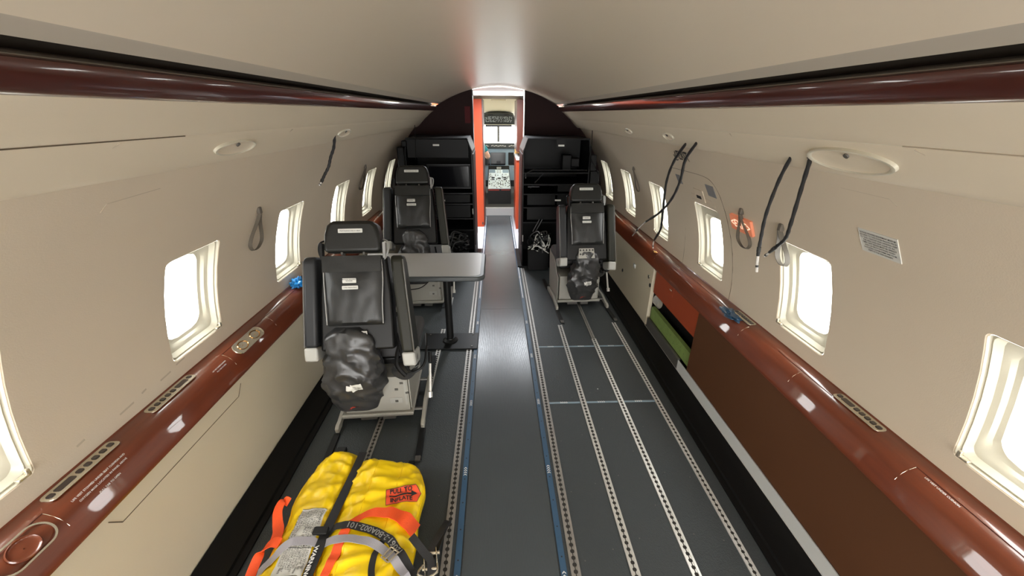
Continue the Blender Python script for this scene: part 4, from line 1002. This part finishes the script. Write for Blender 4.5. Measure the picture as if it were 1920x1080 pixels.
mb = MB(); mb.prism([(0, 0), (.010, -.010), (.014, -.006), (.004, .005)], (.803, .825, 1.524), (1, 0, 0), (0, 0, 1), (0, .72, 0)); o = mb.build('trim_valance_bead', 'ivory', bevel=.002); o['kind'] = 'structure'
for s, ys in ((-1, ((.90, .80), (1.66, 1.60))), (1, ((.80, .66), (1.48, 1.48)))):
    for ya, yb in ys:
        pts = [(s * x, ya + (yb - ya) * k / 4, z - .0012) for k, (x, z) in enumerate([(.806, 1.5195), (.830, 1.500), (.860, 1.474), (.885, 1.449), (.902, 1.436)])]
        mb = MB(); mb.tube(pts, .0014, 4); o = mb.build('trim_valance_joint', 'scuff'); o['kind'] = 'structure'

# ------------------------------------------------------------------ hanging harness cords and wall straps
def cord(label, pts, r, tip=True, tiplen=.16):
    root = thing('hanging_cord', label, 'cord', pts[0]); o0 = Vector(pts[0])
    P = smoothpath([Vector(p) - o0 for p in pts], 8)
    k = int(len(P) * (1 - tiplen)) if tip else len(P) - 1
    mb = MB(); rs = [r * (1 + .10 * math.sin(i * 1.7)) for i in range(k + 1)]; mb.tube(P[:k + 1], rs, 10)
    mb.tube([P[0] - Vector((0, 0, -.004)), P[0] + Vector((0, 0, .0))], r * 1.6, 10); mb.build('sleeve', 'blackweb', root, smooth=60)
    mb = MB(); q = int(k * .93); mb.tube(P[q - 1:q + 2], r * 1.25, 10); mb.build('band', 'ink', root)
    if tip:
        mb = MB(); mb.tube(P[k:], [r * .75] * (len(P) - k), 8); mb.build('clear_tip', 'clear', root, smooth=60)
        mb = MB(); m_ = (k + len(P)) // 2; mb.tube(P[m_:m_ + 2], r * .95, 8); mb.build('band', 'ink', root)
    return root
cord('black cord hanging from right panel to the ledge, the one nearer the bulkhead', [(0.860, 1.883, 1.490), (0.920, 2.156, 1.358), (0.970, 2.330, 1.221), (1.030, 2.459, 1.052), (1.080, 2.560, 0.923), (1.115, 2.645, 0.838), (1.160, 2.83, 0.70), (1.175, 2.86, .635)], .0070)
cord('black cord hanging from right panel and crossing over its neighbour to the ledge', [(0.860, 1.810, 1.477), (0.900, 1.990, 1.375), (0.950, 2.115, 1.254), (1.000, 2.298, 1.118), (1.060, 2.585, 0.971), (1.110, 2.97, 0.797), (1.150, 3.27, 0.615)], .0070, tiplen=.22)
cord('straight black cord dangling beside right window, its clear tip lowest', [(0.860, 1.206, 1.482), (0.890, 1.279, 1.391), (0.920, 1.340, 1.263), (0.940, 1.362, 1.169), (0.950, 1.366, 1.096), (0.955, 1.356, 1.035)], .0058, tiplen=.2)
cord('black cord dangling beside right window, the one kinked towards its neighbour', [(0.860, 1.135, 1.468), (0.900, 1.187, 1.373), (0.935, 1.232, 1.252), (0.955, 1.262, 1.195), (0.970, 1.316, 1.145), (0.980, 1.370, 1.094)], .0058, tiplen=.12)
cord('short black cord hanging alone on the left wall', [(-0.860, 2.220, 1.479), (-0.890, 2.262, 1.410), (-0.92, 2.270, 1.355), (-0.94, 2.272, 1.307), (-0.962, 2.252, 1.265), (-0.975, 2.235, 1.236), (-.985, 2.22, 1.215)], .0075, tiplen=.13)
def wall_strap(s, y, label, h=.175, w=.030, z=1.168, wd=.016, twist=0., m='strap'):
    root = thing('wall_strap', label, 'strap', wp(s, y, z)); o0 = Vector(root.location)
    pts = [(0, 0), (-.22 * w, -.25 * h), (-.75 * w, -.6 * h), (-.85 * w, -.82 * h), (-.45 * w, -.97 * h), (0, -h), (.45 * w, -.97 * h), (.85 * w, -.82 * h), (.75 * w, -.6 * h), (.22 * w, -.25 * h), (0, 0)]
    P = []; S = []
    sm = smoothpath([(a, b, 0) for a, b in pts], 5)
    for i, q in enumerate(sm):
        off = .012 + .010 * math.sin(pi * i / (len(sm) - 1)); P.append(wp(s, y + q.x, z + q.y, off) - o0); S.append(Vector((-s, twist, .2)))
    mb = MB(); mb.ribbon(P, wd, .0022, S); mb.build('loop', m, root, smooth=50)
    mb = MB(); c = Vector((-s * .008, 0, .004)); mb.box(c, (.018, .022, .030)); mb.build('anchor', m, root, bevel=.004)
    return root
wall_strap(-1, 1.815, 'taupe looped strap on left wall between the two nearest windows', w=.056)
wall_strap(-1, 3.41, 'taupe looped strap far along the left wall beside third window', w=.065)
wall_strap(1, 1.765, 'taupe looped strap hanging in front of the glowing sign', w=.058, h=.165)
wall_strap(1, 1.487, 'wide taupe looped strap at upper corner of right window', w=.036, h=.150, wd=.020)
wall_strap(1, 3.31, 'thin taupe looped strap far along right wall between far windows', w=.045, wd=.010)

# ------------------------------------------------------------------ crumpled blue plastic and cloth on the ledges
def crumple(name, label, cat, loc, size, m, seed, z=0):
    mb = MB(); nu, nv = 26, 14; G = []
    for i in range(nv + 1):
        ph = pi * i / nv; r = []
        for j in range(nu):
            th = 2 * pi * j / nu; d = Vector((math.sin(ph) * math.cos(th), math.sin(ph) * math.sin(th), math.cos(ph)))
            k = 1 + .55 * noise.noise(d * 2.1 + Vector((seed, 0, 0))) - .5 * abs(noise.noise(d * 4.5 + Vector((0, seed, 0))))
            r.append((d.x * k * size[0], d.y * k * size[1], max(-.25, d.z * k) * size[2]))
        G.append(r)
    mb.grid(G, closed=True); o = mb.build(name, m, smooth=25); o.location = loc; return tag(o, label, cat)
crumple('blue_cloth', 'crumpled dark blue cloth lying on the right ledge against button panel', 'cloth', (1.178, 1.765, .632), (.032, .085, .022), 'bluedark', 3.1)
crumple('blue_glove', 'crumpled bright blue plastic glove on left ledge beside nearest seat', 'glove', (-1.200, 2.185, .652), (.040, .055, .038), 'bluebag', 8.3)
crumple('gold_clip', 'small brass-coloured clip on right ledge below the crossed cords', 'clip', (1.17, 2.80, .625), (.012, .03, .008), 'brass', 5.5)

# ------------------------------------------------------------------ yellow life raft pack strapped to the floor
from mathutils.bvhtree import BVHTree
pk = thing('yellow_pack', 'bright yellow life vest pack strapped to the floor with orange and grey webbing', 'life vest', (0, 0, 0))
LLn = [(-.775, 1.452), (-.808, 1.431), (-.848, 1.358), (-.878, 1.257), (-.883, 1.169), (-.868, 1.084), (-.870, .976), (-.879, .885), (-.886, .803), (-.89, .72), (-.86, .66)]
LRn = [(-.705, 1.450), (-.694, 1.406), (-.687, 1.315), (-.685, 1.206), (-.685, 1.097), (-.685, 1.010), (-.688, .932), (-.688, .878), (-.688, .796), (-.688, .72), (-.69, .66)]
RLn = [(-.655, 1.395), (-.672, 1.370), (-.680, 1.299), (-.681, 1.205), (-.680, 1.107), (-.680, 1.030), (-.682, .950), (-.680, .877), (-.678, .794), (-.678, .72), (-.67, .66)]
RRn = [(-.430, 1.362), (-.405, 1.334), (-.362, 1.261), (-.345, 1.194), (-.353, 1.108), (-.344, 1.019), (-.344, .939), (-.345, .866), (-.334, .783), (-.34, .72), (-.35, .66)]
def lobe(Le, Re, seed, hmax, name, cent=.55):
    L3 = smoothpath([(a, b, 0) for a, b in Le], 11); R3 = smoothpath([(a, b, 0) for a, b in Re], 11); n = len(L3); nu = 84
    G = []
    for i in range(n):
        t = i / (n - 1); th = hmax * (min(1, .32 + t * 5) if t < .14 else 1) * (min(1, (1 - t) * 6 + .3)); r = []
        for j in range(nu):
            a = 2 * pi * j / nu; ca, sa = math.cos(a), math.sin(a)
            u = .5 + .5 * math.copysign(abs(ca) ** .62, ca); p = L3[i].lerp(R3[i], u)
            z = .012 + th * .5 + th * .5 * math.copysign(abs(sa) ** .75, sa)
            f = 0
            if sa > 0:
                q = Vector((p.x * 9 + seed, p.y * 6, 0)); f = .014 * noise.noise(q) - .022 * abs(noise.noise(Vector((p.x * 7 + p.y * 9, p.y * 12 - p.x * 11, seed)))) - .012 * abs(noise.noise(Vector((p.x * 19 - p.y * 13, p.y * 24 + p.x * 17, seed))))
                f -= .006 * math.exp(-((p.y - .98 - .1 * p.x) / .012) ** 2) + .005 * math.exp(-((p.y - 1.25 - .2 * p.x) / .010) ** 2)
                f += .006 * noise.noise(Vector((p.x * 30, p.y * 22, seed))) - .006 * abs(noise.noise(Vector((p.x * 33 + p.y * 21, p.y * 37, seed + 4))))
                f *= min(1, sa * 2.2)
            r.append(Vector((p.x + .004 * nz(p.y * 14, seed, z * 9), p.y, max(.004, z + f))))
        G.append(r)
    mb = MB(); mb.grid(G, closed=True)
    c0 = sum(G[0], Vector()) / nu; c1 = sum(G[-1], Vector()) / nu; n0 = len(mb.v); mb.v += [tuple(c0), tuple(c1)]
    for j in range(nu): mb.f += [(j, (j + 1) % nu, n0), ((n - 1) * nu + (j + 1) % nu, (n - 1) * nu + j, n0 + 1)]; mb.m += [0, 0]
    o = mb.build(name, 'yellow', pk, smooth=70); return mb, o, G
mL, oL, GL = lobe(LLn, LRn, 3.3, .128, 'left_lobe'); mR, oR, GR = lobe(RLn, RRn, 7.7, .145, 'right_lobe')
trees = [BVHTree.FromPolygons([Vector(v) for v in m.v], m.f) for m in (mL, mR)]
def drape(x, y, off=.002, lo=.0):
    z = lo
    for t in trees:
        h = t.ray_cast(Vector((x, y, 1)), Vector((0, 0, -1)))
        if h[0] is not None: z = max(z, h[0].z)
    return Vector((x, y, z + off))
def piping(G, k, name='seam_piping'):
    mb = MB(); mb.tube([Vector(r[k]) + Vector((0, 0, .001)) for r in G], .0022, 5); return mb
piping(GR, 3).build('seam_piping', 'yellow', oR); piping(GL, 40).build('seam_piping', 'yellow', oL)
# sewn lines on the right lobe
for xs, ys in (((-.565, -.60), (1.36, .70)), ((-.455, -.47), (1.33, .70))):
    mb = MB(); pts = [drape(xs[0] + (xs[1] - xs[0]) * k / 30, ys[0] + (ys[1] - ys[0]) * k / 30, .0006) for k in range(31)]; mb.tube(pts, .0016, 5); mb.build('stitch_line', 'yellow', oR)
def drape_ribbon(name, path, w, m, off=.004, parent=pk, lo=.0, th=.0022, smooth_lo=None, n=8, lift=None):
    P = smoothpath([(a, b, 0) for a, b in path], n); out = []; sd = []
    Z = [drape(p.x, p.y, off, lo).z for p in P]
    Z2 = Z[:]
    for _ in range(2): Z2 = [max(Z[i], (Z2[max(i - 1, 0)] + Z2[i] + Z2[min(i + 1, len(Z) - 1)]) / 3) for i in range(len(Z))]
    if lift: Z2 = [z + lift(i / (len(P) - 1)) for i, z in enumerate(Z2)]
    out = [Vector((p.x, p.y, z)) for p, z in zip(P, Z2)]
    for i, p in enumerate(out):
        t = out[min(i + 1, len(out) - 1)] - out[max(i - 1, 0)]; h = Vector((-t.y, t.x, 0)).normalized()
        # tilt with the surface beneath
        e = .012; za = drape(p.x + h.x * e, p.y + h.y * e, off, lo).z; zb = drape(p.x - h.x * e, p.y - h.y * e, off, lo).z
        sl = max(-.6, min(.6, (za - zb) / (2 * e))); sd.append(h + Vector((0, 0, sl * .5)))
    wl = w if not callable(w) else [w(i / (len(out) - 1)) for i in range(len(out))]
    mb = MB(); mb.ribbon(out, wl, th, sd); return mb.build(name, m, parent, smooth=50), out
drape_ribbon('centre_strap', [(-.662, 1.40), (-.664, 1.342), (-.676, 1.165), (-.684, 1.04), (-.686, .957), (-.688, .85), (-.688, .70)], .036, 'blackweb', lo=.122, off=.006)
o_, _ = drape_ribbon('orange_webbing', [(-.350, 1.022), (-.40, 1.048), (-.46, 1.066), (-.53, 1.075), (-.580, 1.050), (-.607, .99), (-.613, .91), (-.622, .84), (-.63, .72)], lambda t: .062 - .030 * min(1, t / .45) + .004 * math.sin(t * 12), 'orangeweb', off=.005, lift=lambda t: .008 * max(0, math.sin(t * pi * 2)))
mb = MB(); pts = [(-.884, 1.150, .125), (-.905, 1.152, .135), (-.915, 1.120, .120), (-.900, 1.080, .105), (-.880, 1.045, .105), (-.868, 1.005, .112), (-.860, .985, .12)]
mb.ribbon(smoothpath(pts, 8), .040, .0024, [Vector((1, .1, .5 - .01 * k)) for k in range(49)]); mb.build('orange_webbing', 'orangeweb', pk, smooth=50)
mb = MB(); pts = [(-.835, .975, .135), (-.870, .985, .125), (-.905, .970, .10), (-.920, .930, .07), (-.930, .88, .035), (-.935, .80, .012)]
mb.ribbon(smoothpath(pts, 8), .034, .0024, (.5, .75, .3)); mb.build('orange_webbing', 'orangeweb', pk, smooth=50)
gw, gp_ = drape_ribbon('grey_webbing', [(-.925, .84), (-.885, .885), (-.840, .935), (-.800, .965), (-.740, .976), (-.640, .972), (-.560, .963), (-.487, .950), (-.430, .917), (-.375, .872), (-.325, .820)], .030, 'greyweb', off=.009, lo=.06)
mb = MB(); 
for fr in (.80, .835, .86):
    k = int(fr * (len(gp_) - 1)); t = (gp_[k + 1] - gp_[k - 1]).normalized(); h = Vector((-t.y, t.x, 0)).normalized(); p = gp_[k] + Vector((0, 0, .004)); mb.tube([p - h * .022, p + h * .022], .0032, 6)
a_, b_ = int(.80 * (len(gp_) - 1)), int(.86 * (len(gp_) - 1))
for sg in (-1, 1): mb.tube([gp_[a_] + Vector((.016 * sg, .016 * sg, .004)), gp_[b_] + Vector((.016 * sg, .016 * sg, .004))], .003, 6)
mb.build('wire_buckle', 'bezel', gw)
bw, bp_ = drape_ribbon('black_webbing', [(-.712, 1.012), (-.688, 1.016), (-.621, 1.020), (-.560, 1.014), (-.500, .998), (-.441, .968), (-.390, .925), (-.350, .885), (-.325, .86)], .030, 'blackweb', off=.010, lo=.10)
# its printed code, upside down as seen from the camera
mb_len = [0]
for i in range(1, len(bp_)): mb_len.append(mb_len[-1] + (bp_[i] - bp_[i - 1]).length)
tot = mb_len[-1]
def alongweb(u, w):
    d = tot * .55 - u; d = max(.001, min(tot - .001, d))
    for i in range(1, len(bp_)):
        if mb_len[i] >= d: break
    f = (d - mb_len[i - 1]) / (mb_len[i] - mb_len[i - 1]); p = bp_[i - 1].lerp(bp_[i], f); t = (bp_[i] - bp_[i - 1]).normalized(); h = Vector((-t.y, t.x, 0)).normalized()
    return p - h * w + Vector((0, 0, .0028))
text_obj('printed_code', '12061-2-B0A002-101', .030, (0, 0, 0), (1, 0, 0), (0, 1, 0), 'piping', bw, warp=alongweb)
mb = MB(); mb.prism(rrect(.030, .055, .006), (-.700, 1.012, bp_[3].z + .002), (0, 1, 0), (1, 0, 0), (0, 0, .010)); mb.build('strap_buckle', 'black', bw, bevel=.003)
drape_ribbon('side_strap', [(-.452, .975), (-.470, .92), (-.468, .86), (-.44, .78), (-.42, .70)], .022, 'blackweb', off=.004)
# instruction label with its lines of print
def label_fn(a, b): return max((drape(a + i * .006, b + j * .006, .0040) for i in (-1, 0, 1) for j in (-1, 0, 1)), key=lambda p: p.z).xy.to_3d() * 0 + Vector((a, b, max(drape(a + i * .006, b + j * .006, .0025).z for i in (-1, 0, 1) for j in (-1, 0, 1))))
mb = MB(); P = []
for i in range(25):
    y = 1.105 - (1.105 - .862) * i / 24; xl = -.806 if y > .98 else -.818; P.append([label_fn(xl + (-.712 - xl) * j / 10, y) for j in range(11)])
mb.grid(P); lb = mb.build('instruction_label', 'placard', oL, smooth=70)
LT = ['DONNING', '1. PLACE VEST OVER HEAD', '2. PASS STRAP AROUND BACK', 'AND CLIP TO FRONT RING', '3. PULL STRAP ENDS SNUG', 'AT THE WAIST', 'INFLATION', '1. PULL TAB DOWN SHARPLY', '2. OR BLOW INTO ORAL TUBE', 'DO NOT INFLATE IN CABIN']
LT2 = ['FOR EACH CREW OR', 'PASSENGER ONE VEST', 'LIGHT COMES ON WHEN', 'BATTERY IS WETTED', 'WHISTLE IS IN POCKET', 'KEEP CLEAR OF HEAT', 'STOW FOLDED FLAT', 'INSPECT SEALS YEARLY', 'SEE PLACARD FOR DATE', 'ADULT OR CHILD']
for i, t in enumerate(LT2):
    x0 = -.722 - .0092 * i
    text_obj('text_line', t, .0105, (0, 0, 0), (1, 0, 0), (0, 1, 0), 'ink', bpy.data.objects['instruction_label'], bold=0, warp=lambda u, w, x0=x0: label_fn(x0 + w, .966 - u * .8) + Vector((0, 0, .0012)), align='LEFT')
for i, t in enumerate(LT):
    x0 = -.722 - .0092 * i
    text_obj('text_line', t, .0105 if i not in (0, 6) else .012, (0, 0, 0), (1, 0, 0), (0, 1, 0), 'ink', lb, bold=0, warp=lambda u, w, x0=x0: label_fn(x0 + w, 1.098 - u) + Vector((0, 0, .0012)), align='LEFT')
text_obj('text_line', 'WARNING', .024, (0, 0, 0), (1, 0, 0), (0, 1, 0), 'white', lb, bold=.03, warp=lambda u, w: drape(-.694 + w * .8, .962 - u, .0105, .124), align='LEFT')
mb = MB()
for a, b in (((-.806, 1.105), (-.712, 1.105)), ((-.812, .955), (-.712, .955)), ((-.818, .862), (-.712, .862))):
    mb.tube([label_fn(a[0] + (b[0] - a[0]) * k / 8, a[1]) for k in range(9)], .0011, 4)
mb.build('border_line', 'ink', lb)
# PULL TO INFLATE tag
def tg(u, w):   # u along, w across (metres)
    c = Vector((-.428, 1.152)); X = Vector((.978, .21)); Y = Vector((-.21, .978)); p = c + X * u + Y * w; return p
def tagz(x, y, off):
    z = max(drape(x + i * .009, y + j * .009, 0).z for i in (-1, 0, 1) for j in (-1, 0, 1)); return Vector((x, y, z + off))
mb = MB(); P = []
for i in range(9):
    w = -.034 + .068 * i / 8; ue = .058 + .018 * (1 - abs(w) / .034); P.append([tagz(*tg(-.062 + (ue + .062) * j / 12, w), .004) for j in range(13)])
mb.grid(P); tgm = mb.build('pull_tag', 'orangetag', oR, smooth=70)
for t, wv in (('PULL TO', .019), ('INFLATE', -.020)):
    text_obj('lettering', t, .0250, (0, 0, 0), (1, 0, 0), (0, 1, 0), 'ink', tgm, bold=.03, warp=lambda u, w, wv=wv: tagz(*tg(u * .92 - .002, w + wv), .0062))
mb = MB()
for i, (u0, u1, w0) in enumerate(((-.048, .040, .0035),)):
    P = [[tagz(*tg(u0 + (u1 - u0) * j / 10, w), .0060) for j in range(11)] for w in (-w0, w0)]; mb.grid(P)
mb.add([tagz(*tg(.038, -.012), .0064), tagz(*tg(.062, 0), .0064), tagz(*tg(.038, .012), .0064)], [(0, 1, 2)]); mb.build('arrow', 'ink', tgm, smooth=0)
mb = MB(); ring = [(-.062, -.034), (.058, -.034), (.076, 0), (.058, .034), (-.062, .034), (-.062, -.034)]
pts = []
for a, b in zip(ring[:-1], ring[1:]): pts += [tagz(*tg(a[0] + (b[0] - a[0]) * k / 6, a[1] + (b[1] - a[1]) * k / 6), .0046) for k in range(6)]
pts.append(pts[0]); mb.tube(pts, .0012, 4); mb.build('tag_border', 'ink', tgm)
# ratchet buckle, black loop and floor fitting on the aisle side
rt = thing('ratchet_buckle', 'metal ratchet buckle with black webbing loop at the right edge of the yellow pack', 'buckle', (-.305, .925, .0))
mb = MB(); mb.box((.0, .0, .075), (.004, .075, .035), 0, Matrix.Rotation(.2, 4, 'Z')); mb.box((.045, .0, .075), (.004, .075, .035), 0, Matrix.Rotation(.2, 4, 'Z')); mb.build('side_plate', 'bezel', rt, bevel=.002)
mb = MB(); mb.tube([(-.006, .025, .082), (.052, .030, .082)], .006, 10); mb.tube([(-.004, -.022, .070), (.052, -.018, .070)], .005, 10); mb.build('spindle', 'bezel', rt)
mb = MB(); mb.tube(smoothpath([(.0, -.02, .09), (-.01, -.06, .11), (.025, -.075, .115), (.055, -.055, .11), (.05, -.015, .09)]), .0045, 8); mb.build('handle', 'bezel', rt, smooth=60)
mb = MB(); mb.ribbon(smoothpath([(-.05, .05, .15), (-.03, .035, .135), (.0, .015, .105), (.022, .0, .085), (.03, -.05, .06), (.03, -.12, .03)]), .028, .003, (.6, .8, 0)); mb.build('webbing', 'blackweb', rt, smooth=50)
mb = MB(); mb.ribbon(smoothpath([(.01, .03, .06), (.03, .08, .075), (.055, .15, .06), (.062, .19, .03), (.045, .16, .015), (.025, .09, .012), (.01, .03, .02)]), .030, .003, (.9, -.2, .3)); mb.build('loop', 'blackweb', rt, smooth=50)
mb = MB(); mb.tube([(.06, -.07, .012), (.09, -.05, .02), (.10, -.08, .015), (.07, -.10, .012)], .004, 6); mb.build('floor_ring', 'bezel', rt)
o = slab('track_cover_strip', -.470, -.444, 1.33, 1.45, 0, .012, 'black'); tag(o, 'black track cover strip just above right corner of the yellow pack', 'track cover')
mb = MB(); mb.bb(-.842, -.795, 1.49, 1.53, .01, .035); mb.bb(-.83, -.81, 1.44, 1.49, .0, .02); o = mb.build('floor_clamp', 'black', bevel=.004); tag(o, 'small black floor clamp beyond the left corner of the yellow pack', 'clamp')
